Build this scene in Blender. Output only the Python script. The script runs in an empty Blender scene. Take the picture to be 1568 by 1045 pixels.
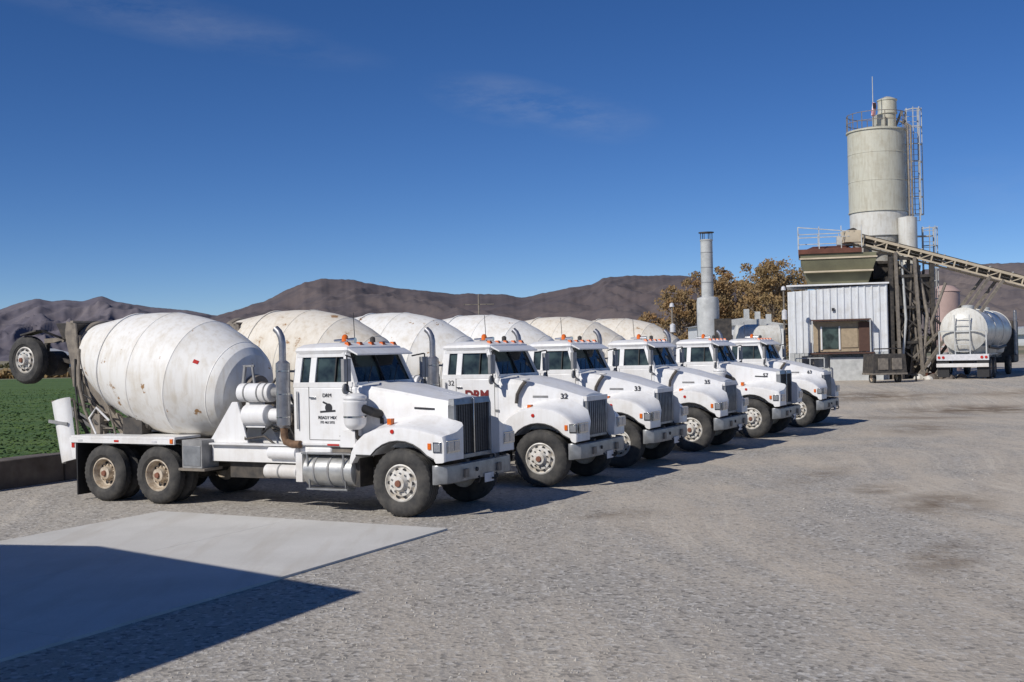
import bpy, bmesh, math, random
from mathutils import Vector, Matrix, noise
random.seed(7)
R=math.radians
scene=bpy.context.scene
col=scene.collection

# ------------------------------------------------------------------ materials
def newmat(name):
    m=bpy.data.materials.new(name); m.use_nodes=True
    nt=m.node_tree; b=nt.nodes['Principled BSDF']
    return m,nt,b
def N(nt,t,**kw):
    n=nt.nodes.new(t)
    for k,v in kw.items(): setattr(n,k,v)
    return n
def noise_n(nt,vec,scale,detail=4,rough=.55):
    n=N(nt,'ShaderNodeTexNoise'); n.inputs['Scale'].default_value=scale
    n.inputs['Detail'].default_value=detail; n.inputs['Roughness'].default_value=rough
    if vec is not None: nt.links.new(vec,n.inputs['Vector'])
    return n.outputs['Fac']
def maprange(nt,val,a,b,c=0,d=1):
    n=N(nt,'ShaderNodeMapRange'); nt.links.new(val,n.inputs[0])
    for i,v in zip((1,2,3,4),(a,b,c,d)): n.inputs[i].default_value=v
    return n.outputs[0]
def mixc(nt,fac,a,b,mode='MIX'):
    n=N(nt,'ShaderNodeMix',data_type='RGBA',blend_type=mode)
    if isinstance(fac,(int,float)): n.inputs[0].default_value=fac
    else: nt.links.new(fac,n.inputs[0])
    for i,v in ((6,a),(7,b)):
        if isinstance(v,tuple): n.inputs[i].default_value=(*v,1)
        else: nt.links.new(v,n.inputs[i])
    return n.outputs[2]
def mul(nt,a,b,op='MULTIPLY'):
    n=N(nt,'ShaderNodeMath',operation=op)
    for i,v in enumerate((a,b)):
        if isinstance(v,(int,float)): n.inputs[i].default_value=v
        else: nt.links.new(v,n.inputs[i])
    return n.outputs[0]
def mapping(nt,vec,loc=(0,0,0),rot=(0,0,0),sc=(1,1,1),typ='POINT'):
    n=N(nt,'ShaderNodeMapping'); n.vector_type=typ
    n.inputs['Location'].default_value=loc; n.inputs['Rotation'].default_value=rot; n.inputs['Scale'].default_value=sc
    nt.links.new(vec,n.inputs['Vector']); return n.outputs[0]
def bump(nt,b,h,strength,dist):
    n=N(nt,'ShaderNodeBump'); n.inputs['Strength'].default_value=strength; n.inputs['Distance'].default_value=dist
    nt.links.new(h,n.inputs['Height']); nt.links.new(n.outputs[0],b.inputs['Normal'])
def simple(name,c,rough=.5,metal=0,var=.25,scale=6,dirt=None,coat=0):
    m,nt,b=newmat(name)
    tc=N(nt,'ShaderNodeTexCoord').outputs['Object']
    n=noise_n(nt,tc,scale,5,.6)
    f=maprange(nt,n,.35,.7)
    d=dirt if dirt else tuple(x*(1-var) for x in c)
    nt.links.new(mixc(nt,f,c,d),b.inputs['Base Color'])
    b.inputs['Roughness'].default_value=rough; b.inputs['Metallic'].default_value=metal
    return m
def paint(name,c,dust=(.42,.36,.28),rust=(.22,.09,.03),rustlo=.66,zd=(1.0,.4),streak=.5,rsc=5,rfade=.03,rg=(.28,.5)):
    m,nt,b=newmat(name)
    tc=N(nt,'ShaderNodeTexCoord').outputs['Object']
    oi=N(nt,'ShaderNodeObjectInfo').outputs['Random']
    va=N(nt,'ShaderNodeVectorMath',operation='ADD'); nt.links.new(tc,va.inputs[0])
    cmb=N(nt,'ShaderNodeCombineXYZ'); nt.links.new(mul(nt,oi,37.0),cmb.inputs[0]); nt.links.new(cmb.outputs[0],va.inputs[1])
    v=va.outputs[0]
    n1=noise_n(nt,v,2.2,6,.62)
    n2=noise_n(nt,mapping(nt,v,sc=(9,9,1.2)),1.0,4,.6)
    c1=mixc(nt,mul(nt,maprange(nt,n2,.47,.78),streak*.5),c,dust)
    c1=mixc(nt,mul(nt,maprange(nt,n1,.48,.8),.30+.25*streak),c1,dust)
    sep=N(nt,'ShaderNodeSeparateXYZ'); nt.links.new(tc,sep.inputs[0])
    low=mul(nt,maprange(nt,sep.outputs[2],zd[0],zd[1]),maprange(nt,n1,.2,.7,.3,1))
    c1=mixc(nt,mul(nt,low,.7),c1,dust)
    n3=noise_n(nt,v,rsc,7,.68)
    c1=mixc(nt,maprange(nt,n3,rustlo,rustlo+rfade),c1,rust)
    nt.links.new(c1,b.inputs['Base Color'])
    nt.links.new(maprange(nt,n1,.3,.7,rg[0],rg[1]),b.inputs['Roughness'])
    bump(nt,b,n1,.12,.02)
    return m
M={}
M['white']=paint('truck_paint_white',(.80,.80,.80),rustlo=.70,streak=.40)
M['drum']=paint('drum_paint_white',(.81,.80,.77),dust=(.50,.42,.30),rust=(.34,.20,.09),rustlo=.635,zd=(1.6,1.0),streak=.95,rsc=2.6,rg=(.5,.75))
M['drum2']=paint('drum_paint_cream',(.76,.71,.62),dust=(.50,.40,.27),rust=(.34,.20,.10),rustlo=.625,zd=(1.6,1.0),streak=1.2,rsc=2.2,rg=(.5,.75))
M['grey']=simple('grey_steel',(.33,.33,.33),.5,0,.4,5)
M['bump']=simple('bumper_steel',(.36,.37,.38),.38,.5,.45,4)
M['chrome']=simple('chrome',(.6,.6,.6),.22,1,.2,8)
M['alu']=simple('aluminium_tank',(.62,.62,.60),.38,.7,.3,5)
M['muff']=simple('muffler_steel',(.42,.42,.44),.4,.8,.4,5)
M['rusty']=simple('rusty_pipe',(.25,.15,.09),.8,.2,.5,9)
M['black']=simple('black_rubber_trim',(.02,.02,.022),.6,0,.3,8)
M['frame']=simple('dark_frame',(.035,.033,.032),.65,0,.5,6,dirt=(.10,.085,.07))
M['greasy']=simple('greasy_steel',(.16,.14,.12),.7,.1,.5,6,dirt=(.30,.26,.21))
M['amber']=simple('amber_lens',(.75,.16,.02),.25)
M['red']=simple('red_lens',(.55,.03,.02),.25)
M['lens']=simple('headlight_glass',(.55,.57,.6),.12,.5,.2,20)
M['plate']=simple('plate_white',(.7,.7,.72),.5)
M['ink']=simple('black_lettering',(.03,.03,.035),.5)
M['maroon']=simple('maroon_lettering',(.20,.02,.02),.5)
M['rimw']=simple('rim_white',(.72,.71,.68),.45,0,.4,9,dirt=(.42,.37,.30))
M['rimc']=simple('rim_cream',(.62,.55,.45),.55,0,.4,9,dirt=(.30,.22,.14))
M['hub']=simple('hub_rust',(.25,.10,.06),.6)
m,nt,b=newmat('tyre_rubber'); tc=N(nt,'ShaderNodeTexCoord').outputs['Object']
n=noise_n(nt,tc,5,5,.6)
nt.links.new(mixc(nt,maprange(nt,n,.35,.8),(.030,.030,.031),(.105,.098,.088)),b.inputs['Base Color'])
b.inputs['Roughness'].default_value=.85; bump(nt,b,noise_n(nt,tc,40,3),.3,.01); M['tyre']=m
m,nt,b=newmat('window_glass'); tc=N(nt,'ShaderNodeTexCoord').outputs['Object']
n=noise_n(nt,tc,2.5,3,.5)
nt.links.new(mixc(nt,maprange(nt,n,.42,.6),(.012,.016,.018),(.055,.080,.075)),b.inputs['Base Color'])
b.inputs['Roughness'].default_value=.06; b.inputs['IOR'].default_value=1.5; M['glass']=m
m,nt,b=newmat('grille_mesh'); tc=N(nt,'ShaderNodeTexCoord').outputs['Object']
w=N(nt,'ShaderNodeTexWave'); w.bands_direction='Z'; w.inputs['Scale'].default_value=14; nt.links.new(tc,w.inputs['Vector'])
nt.links.new(mixc(nt,w.outputs['Fac'],(.012,.012,.013),(.10,.10,.11)),b.inputs['Base Color'])
b.inputs['Roughness'].default_value=.45; b.inputs['Metallic'].default_value=.3; M['mesh']=m

# ------------------------------------------------------------------ mesh builder
class Part:
    def __init__(s,name): s.name=name; s.bm=bmesh.new(); s.mats=[]
    def mi(s,mat):
        mat=M[mat] if isinstance(mat,str) else mat
        if mat not in s.mats: s.mats.append(mat)
        return s.mats.index(mat)
    def faces(s,mat,verts,fcs):
        i=s.mi(mat); vs=[s.bm.verts.new(v) for v in verts]
        for f in fcs:
            try:
                fa=s.bm.faces.new([vs[k] for k in f]); fa.material_index=i; fa.smooth=True
            except ValueError: pass
        return s
    def box2(s,mat,x0,x1,y0,y1,z0,z1,top=None):
        t=top or (x0,x1,y0,y1)
        v=[(x0,y0,z0),(x1,y0,z0),(x1,y1,z0),(x0,y1,z0),(t[0],t[2],z1),(t[1],t[2],z1),(t[1],t[3],z1),(t[0],t[3],z1)]
        return s.faces(mat,v,[(3,2,1,0),(4,5,6,7),(0,1,5,4),(1,2,6,5),(2,3,7,6),(3,0,4,7)])
    def beam(s,mat,p0,p1,w,h=None,up=(0,0,1)):
        h=h or w; p0=Vector(p0);p1=Vector(p1); d=(p1-p0).normalized(); up=Vector(up)
        if abs(d.dot(up))>.98: up=Vector((1,0,0))
        a=d.cross(up).normalized()*w/2; c=a.cross(d).normalized()*h/2
        v=[p0-a-c,p0+a-c,p0+a+c,p0-a+c,p1-a-c,p1+a-c,p1+a+c,p1-a+c]
        return s.faces(mat,v,[(0,1,2,3),(7,6,5,4),(0,4,5,1),(1,5,6,2),(2,6,7,3),(3,7,4,0)])
    def lathe(s,mat,prof,o=(0,0,0),axis=(0,0,1),seg=32,mod=None,mats=None):
        o=Vector(o); q=Vector(axis).normalized().to_track_quat('Z','Y'); i0=s.mi(mat)
        rings=[]
        for j,(t,r) in enumerate(prof):
            if r<1e-5: rings.append([s.bm.verts.new(o+q@Vector((0,0,t)))]); continue
            ring=[]
            for k in range(seg):
                rr=r-(mod(j,k) if mod else 0); a=2*math.pi*k/seg
                ring.append(s.bm.verts.new(o+q@Vector((rr*math.cos(a),rr*math.sin(a),t))))
            rings.append(ring)
        for j in range(len(rings)-1):
            A,B=rings[j],rings[j+1]; idx=s.mi(mats[j]) if mats else i0
            for k in range(seg):
                k2=(k+1)%seg
                if len(A)==1 and len(B)==1: continue
                if len(A)==1: f=(A[0],B[k2],B[k])
                elif len(B)==1: f=(A[k],A[k2],B[0])
                else: f=(A[k],A[k2],B[k2],B[k])
                fa=s.bm.faces.new(f); fa.material_index=idx; fa.smooth=True
        return s
    def cyl(s,mat,p0,p1,r0,r1=None,seg=20):
        p0=Vector(p0);p1=Vector(p1); L=(p1-p0).length; r1=r0 if r1 is None else r1
        return s.lathe(mat,[(0,0),(0,r0),(L,r1),(L,0)],p0,p1-p0,seg)
    def tank(s,mat,p0,p1,r,seg=24):
        p0=Vector(p0);p1=Vector(p1); L=(p1-p0).length
        return s.lathe(mat,[(-r*.22,0),(-r*.18,r*.5),(-r*.08,r*.85),(0,r),(L,r),(L+r*.08,r*.85),(L+r*.18,r*.5),(L+r*.22,0)],p0,p1-p0,seg)
    def tube(s,mat,pts,r,seg=12):
        pts=[Vector(p) for p in pts]; rr=r if isinstance(r,(list,tuple)) else [r]*len(pts)
        rings=[]; i=s.mi(mat); ref=None
        for k,p in enumerate(pts):
            d=(pts[min(k+1,len(pts)-1)]-pts[max(k-1,0)]).normalized()
            if ref is None: ref=Vector((1,0,0)) if abs(d.x)<.8 else Vector((0,1,0))
            a=(ref-d*ref.dot(d)).normalized(); ref=a; b=d.cross(a)
            rings.append([s.bm.verts.new(p+(a*math.cos(t)+b*math.sin(t))*rr[k]) for t in [2*math.pi*q/seg for q in range(seg)]])
        for A,B in zip(rings,rings[1:]):
            for k in range(seg):
                fa=s.bm.faces.new((A[k],A[(k+1)%seg],B[(k+1)%seg],B[k])); fa.material_index=i; fa.smooth=True
        for g in (rings[0][::-1],rings[-1]):
            fa=s.bm.faces.new(g); fa.material_index=i
        return s
    def prism(s,mat,poly,y0,y1):
        n=len(poly)
        v=[(x,y0,z) for x,z in poly]+[(x,y1,z) for x,z in poly]
        f=[tuple(range(n)),tuple(range(2*n-1,n-1,-1))]+[(k,n+k,n+(k+1)%n,(k+1)%n) for k in range(n)]
        return s.faces(mat,v,f)
    def loft(s,mat,secs,closed=True,caps=True):
        n=len(secs[0]); i=s.mi(mat)
        rs=[[s.bm.verts.new(p) for p in sec] for sec in secs]
        for A,B in zip(rs,rs[1:]):
            for k in range(n if closed else n-1):
                fa=s.bm.faces.new((A[k],A[(k+1)%n],B[(k+1)%n],B[k])); fa.material_index=i; fa.smooth=True
        if caps:
            for g in (rs[0][::-1],rs[-1]):
                fa=s.bm.faces.new(g); fa.material_index=i
        return s
    def mesh(s,angle=35,xf=None):
        bmesh.ops.recalc_face_normals(s.bm,faces=s.bm.faces)
        if xf is not None: bmesh.ops.transform(s.bm,matrix=xf,verts=s.bm.verts)
        me=bpy.data.meshes.new(s.name); s.bm.to_mesh(me); s.bm.free()
        for m in s.mats: me.materials.append(m)
        try: me.set_sharp_from_angle(angle=R(angle))
        except Exception: pass
        return me
    def obj(s,parent=None,loc=(0,0,0),rotz=0,bevel=0,angle=35,xf=None):
        return place(s.mesh(angle,xf),s.name,parent,loc,rotz,bevel)
def place(me,name,parent=None,loc=(0,0,0),rotz=0,bevel=0):
    o=bpy.data.objects.new(name,me); col.objects.link(o); o.location=loc; o.rotation_euler=(0,0,rotz)
    if parent: o.parent=parent
    if bevel:
        b=o.modifiers.new('bevel','BEVEL'); b.width=bevel; b.segments=2; b.limit_method='ANGLE'; b.angle_limit=R(40)
    return o
def empty(name,loc=(0,0,0),rotz=0):
    e=bpy.data.objects.new(name,None); col.objects.link(e); e.location=loc; e.rotation_euler=(0,0,rotz); e.empty_display_size=.5
    return e
def text(body,size,loc,mat,parent,name='lettering',rot=(R(90),0,0),bold=.0):
    c=bpy.data.curves.new(name,'FONT'); c.body=body; c.size=size; c.extrude=.003; c.offset=bold; c.align_x='CENTER'; c.align_y='CENTER'
    c.materials.append(M[mat]); o=bpy.data.objects.new(name,c); col.objects.link(o); o.location=loc; o.rotation_euler=rot; o.parent=parent
    return o

# ------------------------------------------------------------------ truck meshes
def wheel_mesh(name,Rr,w,rim,deep):
    p=Part(name); Ri=Rr*.53
    prof=[(-w+.02,Ri),(-w,Ri+.05),(-w,Rr*.80),(-w+.03,Rr*.93),(-w+.05,Rr-.012)]
    n=5; gw=.010; tw=w-.10
    for k in range(1,n):
        x=-w+.05+tw*k/n
        prof+= [(x-gw,Rr),(x-gw+.001,Rr-.016),(x+gw-.001,Rr-.016),(x+gw,Rr)]
    prof+=[(-.05,Rr-.004),(-.03,Rr*.955),(-.008,Rr*.88),(0,Rr*.78),(-.004,Rr*.66),(-.012,Ri+.06),(-.03,Ri+.02),(-.05,Ri)]
    L=len(prof)
    def mod(j,k):
        if j in (L-8,L-7): return .018 if k%2 else 0
        if j in (3,4): return .018 if k%2 else 0
        return 0
    p.lathe('tyre',prof,axis=(0,-1,0),seg=72,mod=mod)
    if deep:
        rp=[(-.035,Ri+.012),(-.03,Ri-.01),(-.06,Ri-.03),(-.15,Ri-.045),(-.17,Ri-.07),(-.165,Ri*.60),(-.155,Ri*.5),(-.10,Ri*.46),(-.04,Ri*.42),(-.035,0)]
        t=-.166; rh=Ri*.68; hubz=-.03
    else:
        rp=[(-.04,Ri+.012),(-.03,Ri-.01),(-.06,Ri-.03),(-.075,Ri-.05),(-.03,Ri*.72),(-.025,Ri*.62),(-.03,Ri*.5),(.02,Ri*.40),(.045,Ri*.36),(.05,0)]
        t=-.046; rh=Ri*.76; hubz=.05
    p.lathe(rim,rp,axis=(0,-1,0),seg=40)
    for k in range(10):
        a=2*math.pi*k/10
        x,z=rh*math.cos(a),rh*math.sin(a)
        p.cyl('black',(x,-t,z),(x,-t-.012,z),.030,seg=12)  # black discs stand in for the shadowed hand holes, no real openings
        x,z=Ri*.55*math.cos(a+.3),Ri*.55*math.sin(a+.3)
        p.cyl('chrome' if not deep else rim,(x,.16 if deep else .03,z),(x,.12 if deep else -.0,z),.016,seg=6)
    p.cyl('hub',(0,-hubz+.01,0),(0,-hubz-.025,0),Ri*.2,Ri*.17,16)
    p.cyl(rim,(0,w-.06,0),(0,w-.05,0),Ri,seg=32)
    return p.mesh(30)
WF=wheel_mesh('front_wheel',.56,.40,'rimw',False)
WR=wheel_mesh('rear_wheel',.53,.27,'rimc',True)
WB=wheel_mesh('booster_wheel',.48,.28,'rimw',False)

def fender(p,side,style):
    n=13
    if style=='A':
        outer=[(-1.02,.86),(-.97,1.05),(-.87,1.22),(-.71,1.35),(-.48,1.44),(-.2,1.485),(.05,1.49),(.3,1.465),(.52,1.42),(.72,1.375),(.84,1.34),(.875,1.24),(.875,.93)]
    else:
        outer=[(-.98,.80),(-.93,1.02),(-.82,1.22),(-.66,1.38),(-.45,1.49),(-.2,1.55),(.05,1.56),(.3,1.52),(.50,1.44),(.66,1.33),(.77,1.20),(.82,1.06),(.82,.90)]
    inner=[]
    for k in range(n):
        a=R(165-k*(165-18)/(n-1)); inner.append((.70*math.cos(a)*1.02,.56+.70*math.sin(a)*.98))
    inner[0]=(-.93,.86) if style=='A' else (-.90,.80)
    inner[-1]=(.70,.90); inner[-2]=(.66,.96)
    inner[1]=(-.84,1.0)
    secs=[]
    for y,dz in ((-1.205,-.06),(-1.20,-.03),(-1.17,-.008),(-1.1,.005),(-.95,.03),(-.82,.07),(-.72,.13),(-.62,.20)):
        ring=[]
        for (x,z) in outer:
            cx,cz=0,.6; d=Vector((x-cx,z-cz)); L=d.length; d=d*(1+dz*(.0 if z<1.1 else min(1,(z-1.1)/.2)) /L) if dz>0 else d*(1+dz/L)
            ring.append((min(cx+d.x,.88),side*-y,cz+d.y))
        for (x,z) in inner[::-1]: ring.append((x,side*-y,z))
        secs.append(ring)
    p.loft('white',secs)
    pts=[(x,side*1.215,z) for x,z in inner[1:-1]]
    p.tube('black',pts,.014,8)

def hood(p,style):
    if style=='A':
        st=[(-1.06,.93,2.17,1.10),(-.8,.86,2.15,1.1),(-.3,.75,2.06,1.1),(.25,.66,1.95,1.0),(.62,.62,1.885,.95)]
    else:
        st=[(-1.06,.95,2.15,1.10),(-.7,.88,2.12,1.1),(-.2,.76,2.02,1.1),(.3,.64,1.88,1.0),(.66,.56,1.76,.95)]
    secs=[]
    for x,w,zt,zb in st:
        c=.13 if style=='B' else .10
        h=[(-w,zb),(-w,zt-c),(-w+.03,zt-c*.55),(-w+c*.5,zt-c*.2),(-w+c,zt-.02),(-w*.4,zt+.02),(-.03,zt+.03)]
        full=h+[(-a,b) for a,b in h[::-1]]
        secs.append([(x,a,b) for a,b in full])
    p.loft('white',secs)
    p.beam('chrome',(-.9,0,(2.165 if style=='A' else 2.145)+.02),(.6,0,(1.89 if style=='A' else 1.775)+.025),.02,.012)
    for sg in (-1,1):
        p.box2('black',-.60,-.54,sg*.83-.012,sg*.83+.012,1.50,1.60)

def truck_meshes(style):
    out=[]
    def done(p,bevel=0,angle=35): out.append((p.name,p.mesh(angle),bevel))
    p=Part('hood'); hood(p,style)
    fender(p,1,style); fender(p,-1,style)
    if style=='A': p.beam('ink',(.0,-.706,1.76),(.36,-.653,1.74),.008,.03)
    else: p.beam('grey',(-.32,-.793,1.75),(-.02,-.722,1.745),.008,.04)
    done(p,0,40)
    p=Part('grille')
    if style=='A':
        p.box2('bump',.60,.72,-.62,.62,.90,.97); p.box2('bump',.60,.72,-.62,.62,1.80,1.90,top=(.60,.70,-.60,.60))
        p.box2('bump',.60,.72,-.63,-.56,.97,1.80); p.box2('bump',.60,.72,.56,.63,.97,1.80)
        p.box2('mesh',.58,.69,-.56,.56,.97,1.80)
        for k in range(14):
            y=-.52+k*.08; p.box2('frame',.69,.70,y-.006,y+.006,.97,1.80)
        p.box2('chrome',.70,.74,-.015,.015,.97,1.9)
    else:
        p.box2('bump',.64,.72,-.47,.47,.92,.98); p.box2('white',.64,.73,-.52,.52,1.64,1.74)
        p.box2('bump',.64,.73,-.50,-.44,.98,1.64); p.box2('bump',.64,.73,.44,.50,.98,1.64)
        p.box2('black',.6,.68,-.44,.44,.98,1.64)
        for k in range(9):
            y=-.38+k*.095; p.box2('bump',.68,.745,y-.013,y+.013,.98,1.64)
    done(p,.008)
    p=Part('bumper')
    z0,z1=.55,.86
    secs=[]
    for y,x in ((-1.17,.66),(-1.155,.74),(-1.08,.83),(-.9,.87),(.9,.87),(1.08,.83),(1.155,.74),(1.17,.66)):
        secs.append([(x-.05,y,z0),(x,y,z0+.02),(x+.01,y,(z0+z1)/2),(x,y,z1-.02),(x-.05,y,z1)])
    p.loft('bump',secs)
    p.box2('plate',.885,.895,.05,.36,.47,.62); p.box2('greasy',.88,.91,-.62,-.5,.62,.76); p.box2('greasy',.88,.91,.5,.62,.62,.76)
    p.cyl('black',(.87,-.2,.72),(.90,-.2,.72),.035); p.cyl('black',(.87,.6,.72),(.90,.6,.72),.035)
    p.box2('frame',.3,.83,-.45,-.35,.6,.9); p.box2('frame',.3,.83,.35,.45,.6,.9)
    for y in (-.3,.3): p.tube('black',[(.88,y,.52),(.97,y,.52),(1.0,y,.57),(.97,y,.62)],.018,8)
    done(p)
    p=Part('headlights')
    for sgn in (-1,1):
        xf=.885 if style=='A' else .845
        y0,y1=(-1.15,-.76) if sgn<0 else (.76,1.15)
        p.box2('chrome',xf-.05,xf+.01,y0,y1,1.06,1.26)
        ym=(y0+y1)/2
        for a,b in ((y0+.02,ym-.01),(ym+.01,y1-.02)):
            p.box2('lens',xf+.01,xf+.022,a,b,1.085,1.235)
        ya,yb=(-1.222,-1.18) if sgn<0 else (1.18,1.222)
        p.box2('chrome',.66,.82,ya,yb,1.07,1.24)
        o_=-.006 if sgn<0 else .006
        p.box2('lens',.68,.80,min(ya,ya+o_) if sgn<0 else yb,max(ya-.001,ya+o_) if sgn<0 else yb+o_,1.09,1.22)
        p.box2('amber',.56,.62,ya-.004 if sgn<0 else yb-.03,ya+.03 if sgn<0 else yb+.004,1.12,1.22)
        p.box2('amber',-.32,-.24,sgn*1.0-.05,sgn*1.0+.05,1.50,1.60)
        p.cyl('red',(-.12,sgn*1.17,1.40),(-.12,sgn*1.222,1.40),.035)
    done(p,.004)
    p=Part('cab')
    p.box2('white',-2.33,-1.0,-.95,.95,1.10,2.13)
    p.box2('white',-1.0,-.93,-.93,.93,1.10,2.12)
    p.box2('white',-2.25,-1.55,-.93,.93,.98,1.098)
    done(p,.035)
    p=Part('windows')
    zb,zt=2.13,2.70
    p.box2('glass',-2.26,-1.06,-.90,.90,zb,zt,top=(-2.24,-1.30,-.80,.80))
    done(p)
    p=Part('cab_roof')
    def side(x0,x1,xt0,xt1,mat='white'):
        for sg in (-1,1):
            v=[]
            for y,yt in ((.905,.805),(.94,.84)):
                v+=[(x0,sg*y,zb-.01),(x1,sg*y,zb-.01),(xt1,sg*yt,zt),(xt0,sg*yt,zt)]
            p.faces(mat,v,[(0,1,2,3),(7,6,5,4),(0,4,5,1),(1,5,6,2),(2,6,7,3),(3,7,4,0)])
    side(-2.33,-2.20,-2.31,-2.18); side(-2.00,-1.88,-1.99,-1.87); side(-1.14,-1.04,-1.34,-1.26)
    side(-1.47,-1.45,-1.47,-1.45,'black')
    for sg in (-1,1):
        p.beam('white',(-2.3,sg*.925,zb+.03),(-1.08,sg*.925,zb+.03),.05,.09)
        p.beam('white',(-2.3,sg*.83,zt-.03),(-1.3,sg*.83,zt-.03),.05,.07)
        p.beam('white',(-1.03,sg*.89,zb),(-1.275,sg*.80,zt),.08,.05)
    p.beam('white',(-1.045,-.9,zb+.03),(-1.045,.9,zb+.03),.05,.08)
    p.beam('black',(-1.045,0,zb+.05),(-1.29,0,zt),.03,.035)
    for y in (-.55,.25): p.beam('black',(-1.02,y,zb+.06),(-1.13,y+.28,zb+.34),.012)
    p.box2('white',-2.345,-2.27,-.93,.93,zb-.01,zt,top=(-2.33,-2.25,-.83,.83))
    p.box2('glass',-2.36,-2.347,-.4,.4,2.28,2.58)
    def rr(x0,x1,w,z):
        c=.12
        return [(x0,-w+c,z),(x0+c*.3,-w+c*.3,z),(x0+c,-w,z),(x1-c,-w,z),(x1-c*.3,-w+c*.3,z),(x1,-w+c,z),(x1,w-c,z),(x1-c*.3,w-c*.3,z),(x1-c,w,z),(x0+c,w,z),(x0+c*.3,w-c*.3,z),(x0,w-c,z)]
    p.loft('white',[rr(-2.36,-1.24,.86,zt-.005),rr(-2.38,-1.20,.88,zt+.05),rr(-2.36,-1.22,.86,zt+.10),rr(-2.28,-1.32,.76,zt+.155),rr(-2.1,-1.5,.55,zt+.18)])
    secs=[]
    for y in (-.86,-.5,0,.5,.86):
        bx=.04*(1-(y/.86)**2)
        secs.append([(-1.22+bx,y,zt+.05),(-1.02+bx,y,zt-.045),(-1.015+bx,y,zt-.02),(-1.20+bx,y,zt+.075)])
    p.loft('white',secs)
    done(p,0,30)
    p=Part('cab_lights')
    for y in (-.7,-.35,0,.35,.7):
        p.box2('amber',-1.37,-1.27,y-.05,y+.05,zt+.12,zt+.185,top=(-1.36,-1.30,y-.035,y+.035))
    p.box2('bump',-1.75,-1.6,-.35,-.05,zt+.17,zt+.20)
    p.lathe('amber',[(0,0),(0,.06),(.09,.055),(.12,.03),(.13,0)],(-1.67,-.3,zt+.2),seg=16)
    p.lathe('frame',[(0,0),(0,.05),(.10,.05),(.12,.03),(.13,0)],(-1.6,.45,zt+.16),seg=16)
    p.cyl('chrome',(-1.9,-.3,zt+.22),(-1.45,-.3,zt+.22),.02,.045)
    p.beam('black',(-2.2,.75,zt+.1),(-2.25,.78,zt+.75),.010)
    done(p)
    p=Part('door_trim')
    for sg in (-1,1):
        def bx(mat,x0,x1,z0,z1,t=.004):
            ya,yb=(sg*.949,sg*(.951+t)); ya,yb=min(ya,yb),max(ya,yb)
            p.box2(mat,x0,x1,ya,yb,z0,z1)
        bx('frame',-1.99,-1.98,1.22,2.13); bx('frame',-1.10,-1.09,1.22,2.13); bx('frame',-1.98,-1.10,1.215,1.225)
        bx('chrome',-1.96,-1.84,1.93,1.955,.03)
        bx('bump',-1.08,-1.0,1.45,1.50,.012); bx('bump',-1.08,-1.0,1.95,2.0,.012)
        bx('white',-2.2,-1.05,1.13,1.17,.02)
        bx('red',-1.60,-1.35,1.125,1.155,.025); bx('plate',-1.35,-1.1,1.125,1.155,.025)
        bx('chrome',-2.22,-2.205,1.4,2.05,.05)
        ym=sg*1.22
        p.tube('black',[(-1.08,sg*.94,2.62),(-1.0,ym,2.66),(-.98,ym,2.66),(-.98,ym,2.08),(-1.08,sg*.95,2.02)],.014,8)
        p.box2('grey',-1.03,-.97,ym-.10,ym+.10,2.22,2.60); p.box2('black',-1.04,-1.031,ym-.09,ym+.09,2.23,2.59)
        p.cyl('grey',(-1.0,ym,2.10),(-1.03,ym,2.10),.09,.09)
    done(p,.003)
    p=Part('fuel_tank')
    for sg in (-1,1):
        p.tank('alu',(-2.0,sg*.88,.70),(-1.0,sg*.88,.70),.27)
        for x in (-1.8,-1.5,-1.2): p.lathe('grey',[(0,.272),(0,.282),(.04,.282),(.04,.272)],(x,sg*.88,.70),(1,0,0),28)
        p.box2('bump',-2.05,-1.02,sg*.95-.17,sg*.95+.17,.985,1.01)
        p.box2('greasy',-1.95,-1.05,sg*.8-.1,sg*.8+.1,1.01,1.10)
        p.box2('bump',-1.95,-1.1,sg*1.0-.12,sg*1.0+.12,.38,.41)
        p.beam('bump',(-1.9,sg*1.08,.40),(-1.9,sg*1.15,1.0),.03); p.beam('bump',(-1.15,sg*1.08,.40),(-1.15,sg*1.15,1.0),.03)
        p.box2('frame',-.98,-.88,sg*.85-.2,sg*.85+.2,.45,1.1)
    p.tank('white',(-2.85,-.95,.98),(-2.25,-.95,.98),.11); p.tank('white',(-2.9,-.98,.66),(-2.2,-.98,.66),.12)
    p.lathe('grey',[(0,.122),(0,.13),(.03,.13),(.03,.122)],(-2.6,-.98,.66),(1,0,0),20)
    p.tube('frame',[(-2.3,-.95,.98),(-2.1,-.98,.9),(-2.08,-1.0,.6),(-2.25,-.98,.5)],.018)
    p.box2('white',-2.2,-2.06,-1.08,-.7,.50,1.0)
    done(p,.004)
    p=Part('exhaust_stack')
    ex,ey=-2.50,-1.0
    p.lathe('muff',[(0,0),(0,.07),(.05,.125),(1.12,.125),(1.17,.07),(1.17,0)],(ex,ey,1.42),seg=24)
    p.tube('muff',[(ex,ey,2.55),(ex,ey,2.9),(ex-.02,ey,3.0),(ex-.07,ey,3.09),(ex-.14,ey,3.15)],.062,16)
    p.tube('rusty',[(ex,ey,1.45),(ex,ey,1.28),(ex+.04,ey,1.18),(ex+.18,ey,1.14),(ex+.35,ey,1.14)],.065,14)
    p.beam('grey',(ex,ey+.1,1.8),(-2.33,-.8,1.8),.04); p.beam('grey',(ex,ey+.1,2.4),(-2.33,-.8,2.4),.04)
    for z in (1.6,2.0,2.4): p.lathe('chrome',[(0,.126),(0,.131),(.02,.131),(.02,.126)],(ex,ey,z),seg=24)
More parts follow.
